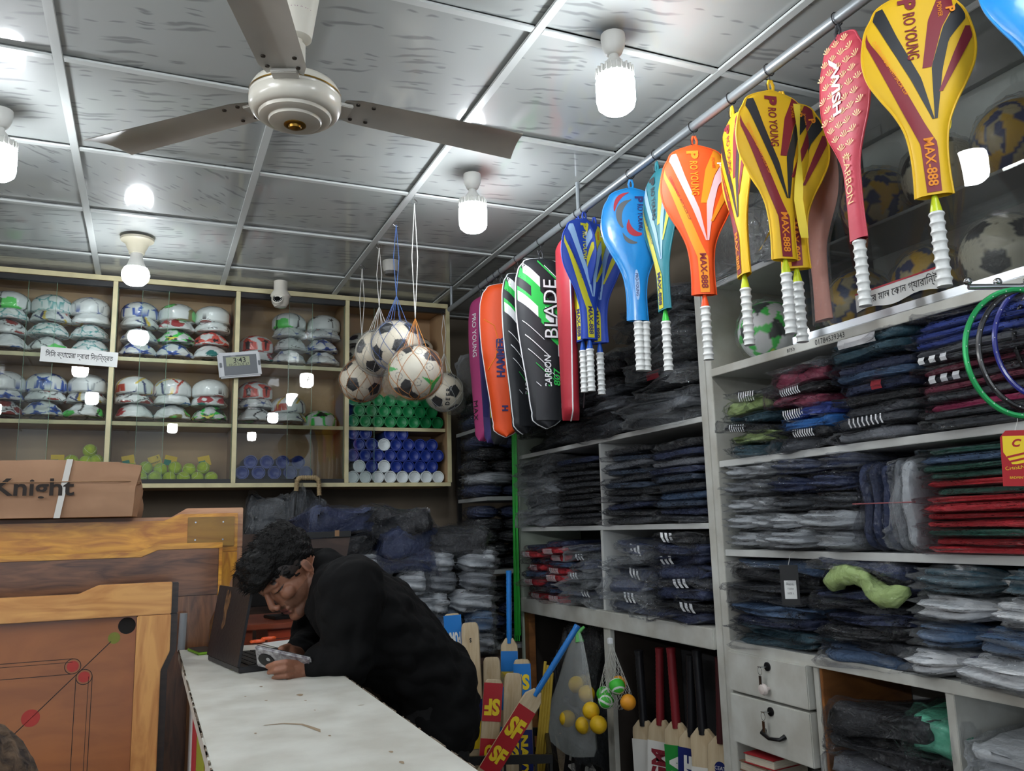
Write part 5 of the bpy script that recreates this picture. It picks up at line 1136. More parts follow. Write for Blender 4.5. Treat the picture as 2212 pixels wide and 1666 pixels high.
pts = [onz(*q, CZ) for q in ((568, 1568), (610, 1564), (650, 1566), (668, 1572), (690, 1580))]; wd = [.002, .003, .004, .009, .012]
ob('stain', MB().grid([[(p[0]-CX0, p[1]-CYN-w, CZ+.0006), (p[0]-CX0+.004, p[1]-CYN+w, CZ+.0006)] for p, w in zip(pts, wd)]).mesh('stain', m_stain), top)
for (ya, yb, m) in ((2.55, 2.72, m_paper), (2.35, 2.54, m_redp), (2.05, 2.33, mat('lime_poster', (150, 160, 50), .5)), (1.6, 2.0, m_paper)):
    cp('poster', (CX0+.0285, ya, .35), (CX0+.0298, yb, .9), m, 0)
# laptop
m_lap = mat('black_laptop_shell', (34, 34, 37), .42, bump=.1, bscale=80); m_key = mat('black_keys', (20, 20, 22), .5)
h1 = Vector(onz(449, 1418, CZ+.012)); h2 = Vector(onz(516, 1446, CZ+.012)); ax = (h2-h1); wl = ax.length; ax.normalize(); nx = Vector((0, 0, 1)).cross(ax)   # nx points to +x side
if nx.x < 0: nx = -nx
LT = Matrix.Identity(4)
for i in range(3): LT[i][0] = ax[i]; LT[i][1] = nx[i]; LT[i][2] = (0, 0, 1)[i]; LT[i][3] = h1[i]
lp = thing('laptop', 'open black laptop with a torn gold sticker on its lid, on the counter', 'laptop'); lp.matrix_world = LT
Ll = max(.30, wl)
bs = ob('base', MB().box((0, 0, -.011), (Ll, .23, .004)).mesh('base', m_lap, bevel=.002), lp)
for r_ in range(5):
    for k in range(12): ob('key', MB().box((.012+k*(Ll-.024)/12, .03+r_*.022, .0042), (.012+(k+.86)*(Ll-.024)/12, .048+r_*.022, .0062)).mesh('key', m_key), bs)
lid = ob('lid', MB().box((0, -.004, 0), (Ll, .003, .198)).mesh('lid', m_lap, bevel=.0015), lp, (0, 0, .004), (math.radians(-9), 0, 0))
ob('screen', MB().box((.01, .0032, .014), (Ll-.01, .0038, .19)).mesh('screen', mat('dark_screen', (10, 12, 16), .15)), lid)
sp_ = [(.07, .20), (.085, .205), (.09, .18), (.105, .204), (.118, .19), (.112, .16), (.102, .14), (.106, .11), (.088, .095), (.075, .10), (.082, .13), (.07, .15)]
ob('torn_sticker', MB().prism([(x+.02, z-.015) for x, z in sp_], -.0048, -.0042).mesh('torn_sticker', mat('torn_gold_sticker', (120, 88, 58), .5, col2=(70, 50, 38), vscale=60)), lid)
# small things
m_orange = mat('orange_plastic', (240, 92, 30), .35)
sx = thing('scissors', 'pair of scissors with bright orange handles lying behind the laptop', 'scissors', onz(570, 1388, CZ+.004), (0, 0, .3))
for k, (x, y) in enumerate(((-.022, .0), (.022, .012))): ob('handle', MB().tube([(x+.022*math.cos(a), y+.013*math.sin(a), .006+.004*k) for a in [2*PI*i/18 for i in range(18)]], .0045, 6, closed=True).mesh('handle', m_orange, True), sx)
for k in (-1, 1): ob('blade', MB().add([(.04, .006*k, .006), (.13, .010*k, .006), (.04, .014+.006*k, .006)], [(0, 1, 2)]).mesh('blade', m_metal), sx)
def sheet(nm, u, v, w, l, rz, m, label, cat, z=.001):
    p = onz(u, v, CZ+z); P = [[(x, y, .002*math.sin(9*x+4*y)+.002) for x in np.linspace(-w/2, w/2, 7)] for y in np.linspace(-l/2, l/2, 7)]
    return tag(ob(nm, MB().grid(P).mesh(nm, m), None, p, (0, 0, rz)), label, cat)
sheet('paper_sheet', 622, 1394, .10, .21, .25, m_paper, 'white paper sheet on the counter between laptop and arm', 'paper')
bn_ = sheet('banknote', 553, 1441, .05, .13, -1.0, mat('green_banknote', (150, 160, 96), .7, col2=(104, 116, 60), vscale=40), 'green banknote lying on the counter by the phone', 'banknote', .003)
gp = thing('mobile_phone', 'dark phone with a lime edge under the laptop corner', 'phone', onz(437, 1409, CZ), (0, 0, .2)); ob('case', MB().box((-.03, -.07, 0), (.03, .07, .008)).mesh('case', mat('lime_case', (140, 190, 50), .5), bevel=.003), gp); ob('glass', MB().box((-.027, -.066, .0081), (.027, .066, .009)).mesh('glass', m_dark), gp)
tag(ob('grey_plastic_tube', MB().tube([ony(391, 1407, 2.98), ony(397, 1325, 2.98)], .012, 10).mesh('grey_plastic_tube', mat('grey_film_roll', (150, 154, 158), .3, coat=.5), True), None), 'thin grey plastic roll standing between the carrom board and counter', 'tube')
# desk, panel and dark things behind the counter
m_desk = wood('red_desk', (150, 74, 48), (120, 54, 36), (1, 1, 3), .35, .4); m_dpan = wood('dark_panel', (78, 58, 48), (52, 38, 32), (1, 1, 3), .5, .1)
dk = thing('small_desk', 'small reddish wooden desk behind the counter', 'desk', (.46, 3.32, 0))
a_ = ony(525, 1352, 3.22); b_ = ony(658, 1352, 3.22); dz = a_[2]
ob('desk_top', MB().box((a_[0]-.46, -.10, dz-.02), (b_[0]-.46, .32, dz)).mesh('desk_top', m_desk, bevel=.003), dk)
ob('drawer', MB().box((a_[0]-.46+.09, -.08, dz-.16), (b_[0]-.46-.01, .28, dz-.022)).mesh('drawer', mat('orange_red_front', (190, 74, 42), .45), bevel=.003), dk)
for x in (a_[0]-.44, b_[0]-.48):
    for y in (-.07, .29): ob('leg', MB().box((x-.015, y-.015, 0), (x+.015, y+.015, dz-.021)).mesh('leg', m_desk), dk)
mn = thing('small_monitor', 'dark switched-off monitor on the small desk behind the man', 'monitor', (.52, 3.42, dz), (0, 0, .25))
ob('screen_case', MB().box((-.17, -.02, .05), (.17, .02, .26)).mesh('screen_case', m_dark, bevel=.004), mn); ob('stand', MB().box((-.02, -.015, .012), (.02, .015, .06)).mesh('stand', m_dark), mn); ob('foot', MB().box((-.08, -.06, 0), (.08, .06, .012)).mesh('foot', m_dark, bevel=.002), mn)
q0 = ony(602, 1156, 3.45); q1 = ony(757, 1150, 3.45); q2 = ony(740, 1200, 3.45)
pn = thing('tilted_board', 'brown board with a black taped top edge leaning behind the man', 'board', (q0[0], 3.45, 0))
w_ = q1[0]-q0[0]; ob('panel', MB().prism([(0, q0[2]-.02), (w_, q1[2]-.02), (w_-.06, q2[2]-.25), (.02, q2[2]-.25)], 0, .02).mesh('panel', m_dpan, bevel=.001), pn)
te = ob('top_bar', MB().prism([(0, q0[2]-.018), (w_, q1[2]-.018), (w_, q1[2]+.006), (0, q0[2]+.006)], -.012, .024).mesh('top_bar', m_dark, bevel=.002), pn)
for x in (.08, .22): ob('tape', MB().prism([(x, q0[2]-.016+.02*x), (x+.018, q0[2]-.016+.02*x), (x+.018, q0[2]+.008+.02*x), (x, q0[2]+.008+.02*x)], -.0135, -.0125).mesh('tape', m_tan), te)
ob('leg', MB().box((.05, .0, 0), (.08, .02, q2[2]-.251)).mesh('leg', m_dark), pn); ob('leg', MB().box((w_-.12, .0, 0), (w_-.09, .02, q2[2]-.251)).mesh('leg', m_dark), pn)
# pile of bagged garments behind the man
tbz = .80
ptb = thing('low_table', 'dark low table under the pile of bagged garments', 'table', (1.1, 3.9, 0)); ob('table_top', MB().box((-.62, -.26, tbz-.03), (.42, .3, tbz)).mesh('table_top', m_dpan, bevel=.002), ptb)
for x in (-.58, .38):
    for y in (-.22, .26): ob('leg', MB().box((x-.02, y-.02, 0), (x+.02, y+.02, tbz-.031)).mesh('leg', m_dpan), ptb)
rp_ = random.Random(12); GP = 'bagged garments piled behind the man'
colr_ = [['charcoal', 'grey', 'pale grey', 'grey', 'pale grey', 'black', 'navy'], ['slate blue', 'grey', 'pale grey', 'pale grey', 'navy', 'navy', 'black'], ['grey', 'slate blue', 'pale grey', 'grey', 'pale grey', 'black', 'navy']]
for c, (x, nm) in enumerate(((.78, 'left'), (1.06, 'middle'), (1.34, 'right'))):
    n = (7, 7, 6)[c]
    for i in range(n):
        cl = colr_[c][i]
        if cl in ('pale grey', 'grey', 'slate blue'): bundle(x+rp_.uniform(-.03, .03), 3.82, tbz+.002+i*.093, .34, .34, .118, cl, f"{cl} tied bundle, {nth(i, n)} in the {nm} column behind the man", GP, m_dark, i, (0, 0, PI/2+rp_.uniform(-.2, .2)))
        else: pack(x+rp_.uniform(-.02, .02), 3.82, tbz+.002+i*.093, .30, .32, .102, cl, f"{cl} garment bag, {nth(i, n)} in the {nm} column behind the man", GP, PI/2+rp_.uniform(-.25, .25), rp_.uniform(-.06, .06), None, True)
for i, (u, v) in enumerate(((575, 1120), (645, 1112))):
    p = ony(u, v, 4.74); pack(p[0], 4.74, p[2]-.10, .24, .24, .19, 'charcoal', f"grey bagged garment heaped {('left', 'right')[i]} of the wire hook, above the desk", 'bags above the desk', PI/2+.3*i, .1, m_pfw, True)
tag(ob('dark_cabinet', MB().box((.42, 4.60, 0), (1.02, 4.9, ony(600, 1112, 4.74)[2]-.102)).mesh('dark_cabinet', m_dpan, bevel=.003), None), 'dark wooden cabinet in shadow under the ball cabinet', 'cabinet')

# ------------------------------------------------------------------ cricket bats
m_willow = wood('willow', (206, 188, 156), (186, 162, 126), (6, 1, 1), .5, .15); m_bredg = mat('red_rubber_grip', (128, 30, 38), .5); m_bred = mat('sticker_red', (176, 30, 40), .35, coat=.4); m_bblue = mat('sticker_blue', (30, 120, 200), .35, coat=.4); m_byel = mat('sticker_yellow', (240, 208, 40), .4); m_bnavy = mat('sticker_navy', (30, 40, 100), .35, coat=.3); m_bgreen = mat('sticker_green', (40, 140, 60), .4); m_bwht = mat('sticker_white', (224, 222, 216), .4); m_bblk = mat('sticker_black', (28, 28, 32), .4)
def blade_mesh():
    prof = [(.0, .052), (.02, .054), (.40, .054), (.52, .0535), (.548, .051), (.560, .044), (.565, .034)]; P = []; L_ = .565
    for z, hw in prof:
        th = .012+.016*math.sin(PI*min(1, (L_-z)/L_*.9+.1)); P.append([(-hw, -.002, -z), (-hw*.9, -.010, -z), (0, -.012, -z), (hw*.9, -.010, -z), (hw, -.002, -z), (hw, .006, -z), (hw*.4, .010, -z), (0, th, -z), (-hw*.4, .010, -z), (-hw, .006, -z)])
    P = [[(x*.45, y, z+.03) for x, y, z in P[0]]]+P
    mb = MB().grid(P, closed=True); n = 10; mb.f.append(tuple(range(n))); mb.m.append(0); mb.f.append(tuple((len(P)-1)*n+k for k in range(n))); mb.m.append(0); return mb.mesh('blade', m_willow, True)
BLD = blade_mesh()
hp = [(.0165, .01)]+[(.0165+.0012*((k % 2)), .02+k*.008) for k in range(34)]+[(.019, .30), (.012, .302)]
HDL = MB().lathe(hp, 14).mesh('handle', m_bblk, True)
def stick_mesh(z0_, z1_, m, hw=.0525): return MB().add([(-hw, -.0128, -z0_), (hw, -.0128, -z0_), (hw, -.0128, -z1_), (-hw, -.0128, -z1_)], [(0, 1, 2, 3)]).mesh('sticker', m)
def bat(loc, rot, label, grip, stickers=(), texts=(), group='cricket bats'):
    t = thing('cricket_bat', label, 'cricket bat', loc, rot, group); b = ob('blade', BLD, t); ob('handle', HDL, t, mats=grip)
    for z0_, z1_, m in stickers: ob('sticker', stick_mesh(z0_, z1_, m), b)
    for s, z, h, w, m, flip in texts: lettering(b, s, (0, -.0136, -z), (0, 0, 1) if flip == 'up' else (0, 0, -1) if flip == 'down' else (-1, 0, 0) if flip == 'inv' else (1, 0, 0), (-1, 0, 0) if flip == 'up' else (1, 0, 0) if flip == 'down' else (0, 0, -1) if flip == 'inv' else (0, 0, 1), h, m, width=w, bold=.05)
    t.scale = (.66, .9, 1) if 'crate' in group else (.95, 1.1, 1)
    return t
def face_cam(p): return -math.atan2(p[0], p[1])
GC = 'cricket bats in the black crate'
def toe_up(u, v, d, label, grip, st, tx, rz=0, ln=0):
    p = atd(u, v, d); z = p[2]-.565; bat((p[0], p[1], z), (0, PI+ln, face_cam(p)+PI+rz) if False else (PI, 0, face_cam(p)+PI+rz), label, grip, st, tx, GC).rotation_euler = (Matrix.Rotation(face_cam(p)+rz, 3, 'Z') @ Matrix.Rotation(PI+ln, 3, 'Y')).to_euler()
toe_up(992, 1325, 3.32, 'cricket bat standing toe up with an inverted blue PUMA sticker', m_bblue, ((.42, .56, m_bblue), (.40, .42, m_byel), (.30, .36, m_bblk)), (('PUMA', .47, .05, .085, m_bwht, 'norm'),), ln=-.05)
toe_up(1024, 1345, 3.26, 'plain pale cricket bat standing toe up beside the PUMA one', m_bblk, ((.2, .28, m_bnavy), (.1, .2, m_byel)), (('S', .5, .018, None, m_ink, 'norm'),), ln=-.03)
toe_up(1093, 1455, 3.2, 'plain pale cricket bat standing toe up in the crate middle', m_bblk, ((.24, .34, m_bnavy),), (('SF', .29, .06, .085, m_byel, 'norm'),), ln=.05)
toe_up(1062, 1420, 3.36, 'bagged cricket bat with a blue sticker behind the red ones', m_bblk, ((.1, .3, m_bblue),), ())
toe_up(1127, 1425, 3.34, 'cricket bat with a blue and yellow SF sticker at the crate back', m_bblk, ((.42, .55, m_bblue), (.1, .3, m_bnavy)), (('SF', .48, .06, .085, m_byel, 'norm'), ('NAVY', .2, .05, .16, m_byel, 'up')))
toe_up(1037, 1468, 3.08, 'red and yellow SF SANFORD sticker cricket bat at the crate front', m_bred, ((.42, .555, m_bred), (.10, .36, m_bred)), (('SF', .47, .06, .085, m_byel, 'norm'), ('ANFORD', .22, .055, .24, m_byel, 'down')), ln=.09)
p = atd(1100, 1395, 3.42); bat(p, (0, .02, face_cam(p)), 'cricket bat standing handle up with a film-wrapped blue grip', m_bblue, ((.02, .25, m_bblue), (.10, .16, m_byel)), (), GC)
p = atd(1152, 1508, 3.0); b7 = bat(p, (0, 0, 0), 'tilted cricket bat with blue grip and red SF sticker', m_bblue, ((.04, .30, m_bred),), (('SF', .12, .075, .085, m_byel, 'norm'), ('SF', .23, .06, .08, m_byel, 'norm')), GC)
b7.rotation_euler = (Matrix.Rotation(face_cam(p), 3, 'Z') @ Matrix.Rotation(.60, 3, 'Y')).to_euler()
# crate
cpx = atd(1075, 1612, 3.12); cr = thing('plastic_crate', 'black plastic crate holding cricket bats beside the man', 'crate', (cpx[0], cpx[1], .0), (0, 0, -.41))
CH = float(cpx[2])
for (a, b) in (((-.2, -.14), (.2, -.125)), ((-.2, .265), (.2, .28)), ((-.2, -.124), (-.185, .264)), ((.185, -.124), (.2, .264))):
    for z0_, z1_ in ((CH-.03, CH), (CH-.09, CH-.075), (CH-.15, CH-.135), (.12, .2)): ob('crate_rail', MB().box((*a, z0_), (*b, z1_)).mesh('crate_rail', m_dark, bevel=.002), cr)
    n = 7
    for k in range(n+1):
        x = a[0]+(b[0]-a[0]-.012)*k/n if b[0]-a[0] > .1 else a[0]; y = a[1]+(b[1]-a[1]-.012)*k/n if b[1]-a[1] > .1 else a[1]
        ob('crate_rib', MB().box((x+.001, y+.001, .12), (x+.011, y+.011, CH-.03)).mesh('crate_rib', m_dark), cr)
for a, b in (((-.2, -.139), (.2, -.127)), ((-.199, -.124), (-.187, .264))): ob('crate_wall', MB().box((a[0]+.002, a[1]+.002, .12), (b[0]-.002, b[1]-.002, CH-.10)).mesh('crate_wall', m_dark), cr)
ob('crate_base', MB().box((-.2, -.14, .10), (.2, .28, .12)).mesh('crate_base', m_dark), cr)
tag(ob('crate_stand', MB().box((-.22, -.16, 0), (.22, .30, .0995)).mesh('crate_stand', m_dpan), None, (cpx[0], cpx[1], 0), (0, 0, -.41)), 'dark wooden stand under the plastic crate', 'stand')
# bats under the jeans shelf
GB = 'cricket bats standing under the jeans shelf'
spec = [(1384, 1435, m_bblk, ((.04, .2, m_bwht),), (), 'black-gripped cricket bat with pale blade, leftmost under the shelf'),
        (1412, 1400, m_bredg, ((.05, .30, m_bwht),), (('GM', .14, .07, .12, m_mar, 'up'),), 'red-gripped cricket bat with a white sticker, tallest'),
        (1452, 1400, m_bredg, ((.05, .30, m_bgreen),), (('CA', .14, .07, .13, m_bwht, 'up'),), 'red-gripped cricket bat with a green sticker'),
        (1478, 1415, m_bblk, ((.03, .32, m_bnavy), (.2, .26, m_orange)), (('TVE', .14, .055, .17, m_bwht, 'up'),), 'black-gripped cricket bat with a blue TVE sticker'),
        (1508, 1405, m_bblk, ((.1, .3, m_bwht),), (), 'black-gripped cricket bat with plain shoulders, second from the post'),
        (1540, 1420, mat('dark_red_grip', (70, 26, 30), .5), ((.3, .5, m_bwht),), (), 'dark red-gripped cricket bat with a round blue badge next to the post')]
for i, (u, v, gm, st_, tx, lb) in enumerate(spec):
    p = onx(u, v, XR+.06); d = 0; z = max(p[2]-.30, .57+.0); t = bat((XR+.06+.012*(i % 2), p[1], z), (0, 0, -1.0+.1*(i % 3)), lb, gm, st_, tx, GB); t.rotation_euler = (Matrix.Rotation(-1.05, 3, 'Z') @ Matrix.Rotation(.05*(1 if i % 2 else -.4), 3, 'Y')).to_euler()
    if i == 5:
        ob('badge', MB().add([(.022*math.cos(a), -.0135, -.07+.022*math.sin(a)) for a in [2*PI*k/24 for k in range(24)]], [tuple(range(24))]).mesh('badge', m_bnavy), t); lettering(t, 'CEAT', (0, -.014, -.07), (1, 0, 0), (0, 0, 1), .012, m_bwht)
for i, (u, v, tx) in enumerate(((1215, 1560, ''), (1250, 1590, 'TAT'), (1285, 1600, 'GM'))):
    p = onx(u, v, XR+.08); t = bat((XR+.08, p[1], p[2]+.0), (0, 0, -1.0), f"cricket bat under the yellow ball bag, {nth(i, 3, 'left', 'right')} of three", m_bblk, ((.04, .26, m_bblk),) if tx else (), ((tx, .14, .06, .16, m_bwht, 'up'),) if tx else (), GB); t.rotation_euler = (Matrix.Rotation(-1.0, 3, 'Z') @ Matrix.Rotation((-.12, .18, .16)[i], 3, 'Y')).to_euler()
for i, (y, z, c) in enumerate(((3.75, .05, 'black'), (3.5, .05, 'charcoal'), (3.62, .33, 'black'))):
    pack(XR+.15, y, z+.25, .22, .26, .27, c, f"black bag in the dark under the jeans shelf, {ORD[i]} behind the yellow balls", 'bags under the jeans shelf', .2*i, .1, None, True)
tag(ob('bat_rest', MB().box((XR+.0, 2.45, 0), (XR+.33, 3.15, .05)).mesh('bat_rest', m_dpan), None), 'dark plinth under the bats below the jeans shelf', 'plinth')
# bag of yellow balls
m_ybal = mat('yellow_ball_skin', (244, 196, 34), .5, bump=.1, bscale=90); m_gbag = glassmat('green_tinted_bag', (.90, .95, .88), 1.45, .15, .26, 9, .5)
hx_ = XR-.03; pc = onx(1262, 1365, hx_); yb_ = float(pc[1]); zt_ = float(pc[2])
def bag_of(label, ytop, ztop, ybot, zbot, wtop, wbot, m, dep=.06, name='ball_bag'):
    t = thing(name, label, 'bag', (hx_, ytop, ztop)); P = []
    for i in range(15):
        s = i/14; w = wtop+(wbot-wtop)*s**.75; z = (zbot-ztop)*s; yc = (ybot-ytop)*s; row = []
        for k in range(20):
            a = 2*PI*k/20; q = 1+.10*math.sin(5*a+3*s)*(1-s*.5); end = 1 if i < 14 else .9
            row.append((dep*(.15+.85*s)*math.cos(a)*q*end, yc+w/2*math.sin(a)*q*end, z+.01*math.sin(3*a)*s))
        P.append(row)
    mb = MB().grid(P, closed=True); mb.f.append(tuple(14*20+k for k in range(20))); mb.m.append(0); ob('bag_film', mb.mesh('bag_film', m, True), t); return t
pbL, pbR = onx(1185, 1575, hx_), onx(1298, 1590, hx_); wb = float(pbL[1]-pbR[1]); ybm = float((pbL[1]+pbR[1])/2); zbm = float(pbL[2])-.02
bt = bag_of('clear green-tinted bag of yellow balls hanging under the jeans shelf', yb_, zt_, ybm, zbm, .03, wb, m_gbag, .055); bt.location.x = hx_-.03
ob('tie_knot', MB().tube([(.03, 0, .02), (0, 0, .0), (0, -.01, -.04)], [.006, .012, .02], 8).mesh('tie_knot', mat('green_knot', (110, 200, 110), .4, alpha=.7), True), bt)
for i, (u, v) in enumerate(((1233, 1552), (1268, 1566), (1284, 1535), (1300, 1565), (1240, 1480), (1262, 1500))):
    p = onx(u, v, hx_-.03); tennis((hx_-.03+(.012 if i > 3 else -.016), p[1], p[2]), f"yellow ball in the hanging clear bag, {ORD[i]} from its bottom left", 'yellow balls in the hanging bag', .036, False, m_ybal, 'yellow_ball')
# net of striped balls
nt_ = thing('net_bag', 'small white mesh net of green striped balls hung on the divider', 'bag', (hx_-.02, float(onx(1318, 1385, hx_-.02)[1]), float(onx(1318, 1385, hx_-.02)[2])))
yc_ = nt_.location.y; zc_ = nt_.location.z; yb2 = float(onx(1330, 1500, hx_-.02)[1])-yc_; zb2_ = float(onx(1330, 1530, hx_-.02)[2])-zc_; mb = MB()
def nv_(s, a): w = (.006+.075*min(1, s*1.35)**1.1)*(1 if s < .85 else 1-(s-.85)*4); return (w*.7*math.cos(a), yb2*s+w*math.sin(a), zb2_*s)
for k in range(14):
    for sg in (-1, 1): mb.tube([nv_(i/12, 2*PI*k/14+sg*i*.22) for i in range(13)], .0009, 3, cap=False)
ob('mesh_net', mb.mesh('mesh_net', m_cord), nt_); ob('net_clip', MB().box((-.008, -.010, -.012), (.008, .010, .012)).mesh('net_clip', m_wht, bevel=.002), nt_)
m_gst = mat('striped_green_ball', rough=.5, attr='Col')
sb = ico(5, 'striped_ball'); D_ = co_get(sb); c = np.tile(np.array((70, 196, 60), float), (len(D_), 1)); c[np.abs(D_[:, 0]+.35*D_[:, 2]*D_[:, 1]) < .13] = (236, 240, 232); c[np.abs(np.abs(D_[:, 1])-.62) < .09] = (236, 240, 232); setcol(sb, np.array([lin(q) for q in c])); sb.materials.append(m_gst)
for i, (u, v, gr) in enumerate(((1310, 1500, 1), (1343, 1482, 1), (1325, 1512, 1), (1352, 1518, 0), (1332, 1478, 0))):
    p = onx(u, v, hx_-.02); o = ob('striped_ball' if gr else 'orange_ball', sb if gr else tb_me, None, (hx_-.03+(.02 if i > 2 else -.012*i), p[1], p[2]), (i*1.3, i*.7, i), (.032,)*3 if gr else (.93,)*3, mats=None if gr else mat('orange_ball_skin', (240, 160, 40), .5))
    tag(o, f"{'green and white striped' if gr else 'orange'} ball in the white net, {ORD[i if gr else i-3]} of its colour from the left", 'ball', 'balls in the white net')
# green sticks
for i in range(6):
    a = onx(1106+i*1.8, 915+4*(i % 3), XR-.04); b = onx(1113+i*2.2, 1385-12*(i % 2), XR-.02)
    tag(ob('green_stick', MB().tube([a, (np.array(a)+b)/2+np.array((0, .004*(i % 3), 0)), b], .0038, 8).mesh('green_stick', mat('green_stick_plastic', (34, 170, 50), .35, coat=.3), True), None), f"long bright green plastic stick in the corner, {nth(i, 6, 'left', 'right')} of six", 'stick', 'green plastic sticks')
for i in range(4):
    a = atd(1178+i*5, 1430+8*i, 3.3); b = atd(1155+i*6, 1680, 3.3)
    tag(ob('yellow_cane', MB().tube([a, b], .006, 8).mesh('yellow_cane', mat('yellow_cane', (190, 160, 60), .5), True), None), f"thin yellow cane right of the bat crate, {nth(i, 4, 'left', 'right')} of four", 'stick', 'yellow canes by the crate')

# ------------------------------------------------------------------ rackets hung on a chrome display arm at the right
m_str = mat('racket_string', (230, 230, 230), .5)
arm = thing('display_arm', 'chrome display arm with ball ends fixed to the shelf at right', 'hook')
e0 = Vector(atd(2092, 620, 1.72)); e1 = Vector((XR-.006, e0.y-.14, e0.z+.03))
ob('arm_rod', MB().tube([e0, e0.lerp(e1, .35)+Vector((0, 0, -.015)), e0.lerp(e1, .7), e1], .006, 10).mesh('arm_rod', m_metal, True), arm)
for q in (0, .2, .4): ob('ball_end', MB().sphere(tuple(e0.lerp(e1, q)+Vector((0, 0, .012-.018*math.sin(PI*q)))), .0085, 14).mesh('ball_end', m_metal, True), arm)
ob('arm_plate', MB().cbox((XR-.004, e1.y, e1.z), (.004, .05, .05)).mesh('arm_plate', m_metal, bevel=.001), arm)
def racket(u, v, d, turn, fm, cm, label, lean=0, full=False):
    c = Vector(atd(u, v, d)); t = thing('badminton_racket', label, 'racket', c, (0, lean, face_cam(c)+turn), 'badminton rackets on the chrome arm')
    hp_ = [(.098*math.cos(a), 0, .125*math.sin(a)*(1 if math.sin(a) > 0 else 1.06)) for a in [2*PI*k/48 for k in range(48)]]
    ob('head_frame', MB().tube(hp_, .0056, 8, closed=True).mesh('head_frame', fm, True), t)
    ob('shaft', MB().tube([(0, 0, -.134), (0, 0, -.36)], .0037, 8).mesh('shaft', cm, True), t)
    ob('throat', MB().tube([(0, 0, -.128), (0, 0, -.165)], [.010, .0045], 8).mesh('throat', fm, True), t)
    gm = MB()
    for k in range(48):
        if k % 2: x, y, z = hp_[k]; gm.sphere((x*.985, -.0052, z*.985), .0013, 5)
    ob('grommets', gm.mesh('grommets', m_str), t)
    ob('cone', MB().lathe([(.0045, -.34), (.012, -.39), (.0135, -.405)], 14).mesh('cone', cm, True), t)
    ob('grip', MB().lathe([(.014, -.405)]+[(.0142+.0014*((k*3) % 4)/3, -.407-k*.0055) for k in range(30)]+[(.016, -.575), (.01, -.578)], 12).mesh('grip', m_grip, True), t)
    return t
m_gfr = mat('metallic_green', (40, 160, 90), .3, .4); m_bfr = mat('gloss_black', (22, 22, 26), .25, coat=.5); m_blfr = mat('gloss_blue', (34, 44, 140), .3, coat=.5)
racket(2204, 757, 1.66, .25, m_gfr, m_gfr, 'badminton racket with a metallic green frame, foremost on the chrome arm')
racket(2232, 750, 1.71, .1, m_bfr, m_bfr, 'badminton racket with a black dotted frame behind the green one')
racket(2262, 730, 1.77, -.1, m_blfr, m_blfr, 'badminton racket with a blue frame inside the black one')
racket(2300, 720, 1.83, -.2, m_bfr, m_bfr, 'badminton racket with a black frame at the far right edge')
tp = Vector(atd(2196, 990, 1.64)); tgr = thing('price_tag', 'red and yellow card tag hanging on the green racket shaft', 'tag', tp, (0, .05, face_cam(tp)))
tc_ = ob('tag_card', MB().prism([(-.016, .055), (.022, .055), (.026, .04), (.026, -.055), (-.026, -.055), (-.026, .042), (-.020, .05)], -.0008, .0008).mesh('tag_card', m_bred), tgr)
ob('yellow_panel', MB().add([(-.022, -.0012, .044), (.024, -.0012, .044), (.024, -.0012, -.012), (-.008, -.0012, -.012), (-.022, -.0012, .012)], [(0, 1, 2, 3, 4)]).mesh('yellow_panel', m_byel), tc_)
for k in range(3): ob('red_bar', MB().add([(-.016+.01*k*0, -.0016, .004-.01*k), (.024, -.0016, .014-.01*k), (.024, -.0016, .010-.01*k), (-.016, -.0016, .0-.01*k)], [(0, 1, 2, 3)]).mesh('red_bar', m_bred), tc_)
lettering(tc_, 'C', (.002, -.0016, .03), (1, 0, 0), (0, 0, 1), .016, m_bred, bold=.04, shear=.3); lettering(tc_, 'CHISENG', (0, -.0016, -.018), (1, 0, .12), (-.12, 0, 1), .007, m_byel); lettering(tc_, 'BADMINTON', (.004, -.0016, -.038), (1, 0, 0), (0, 0, 1), .005, m_byel, width=.035)
ob('tag_string', MB().tube([(0, 0, .053), (.006, .008, .075), (.006, .015, .085)], .0007, 4).mesh('tag_string', m_cord), tgr)
# brown knitted wool in the near left corner
kn = atd(-148, 1793, .75); km = MB().sphere((0, 0, 0), 1, 40).mesh('knitted_cap', mat('brown_knit', (110, 88, 68), .95, col2=(48, 36, 30), vscale=70, bump=1, bscale=60), 'all'); A = co_get(km)
th_ = np.arctan2(A[:, 1], A[:, 0]); A *= (1+.035*np.cos(th_*26)*np.cos(A[:, 2]*34))[:, None]; A *= (.085, .09, .095); co_set(km, A)
kc = tag(ob('knitted_cap', km, None, kn, (0, .2, 0)), 'chunky brown knitted wool cap in the lower left corner', 'hat')
# ================================================================== the man leaning on the counter
def capsule(mb, p, q, r0, r1, n=16):
    p, q = Vector(p), Vector(q); d = q-p; L_ = max(d.length, 1e-6)
    rot = d.to_track_quat('Z', 'Y').to_matrix().to_4x4(); T = Matrix.Translation(p) @ rot; prof = []
    for i in range(7): a = PI/2*(1-i/6); prof.append((max(1e-4, r0*math.cos(a)), -r0*math.sin(a)))
    for i in range(7): a = PI/2*i/6; prof.append((max(1e-4, r1*math.cos(a)), L_+r1*math.sin(a)))
    return mb.lathe(prof, n, T=T)
def chain(mb, pts):
    for (p, r), (q, s) in zip(pts[:-1], pts[1:]): capsule(mb, p, q, r, s)
def ellip(mb, c, r, M=None, n=20):
    T = Matrix.Translation(c) @ Matrix.Diagonal((*r, 1)); T = (M @ T) if M is not None else T
    return mb.lathe([(max(1e-4, math.sin(PI*i/14)), -math.cos(PI*i/14)) for i in range(15)], n, T=T)
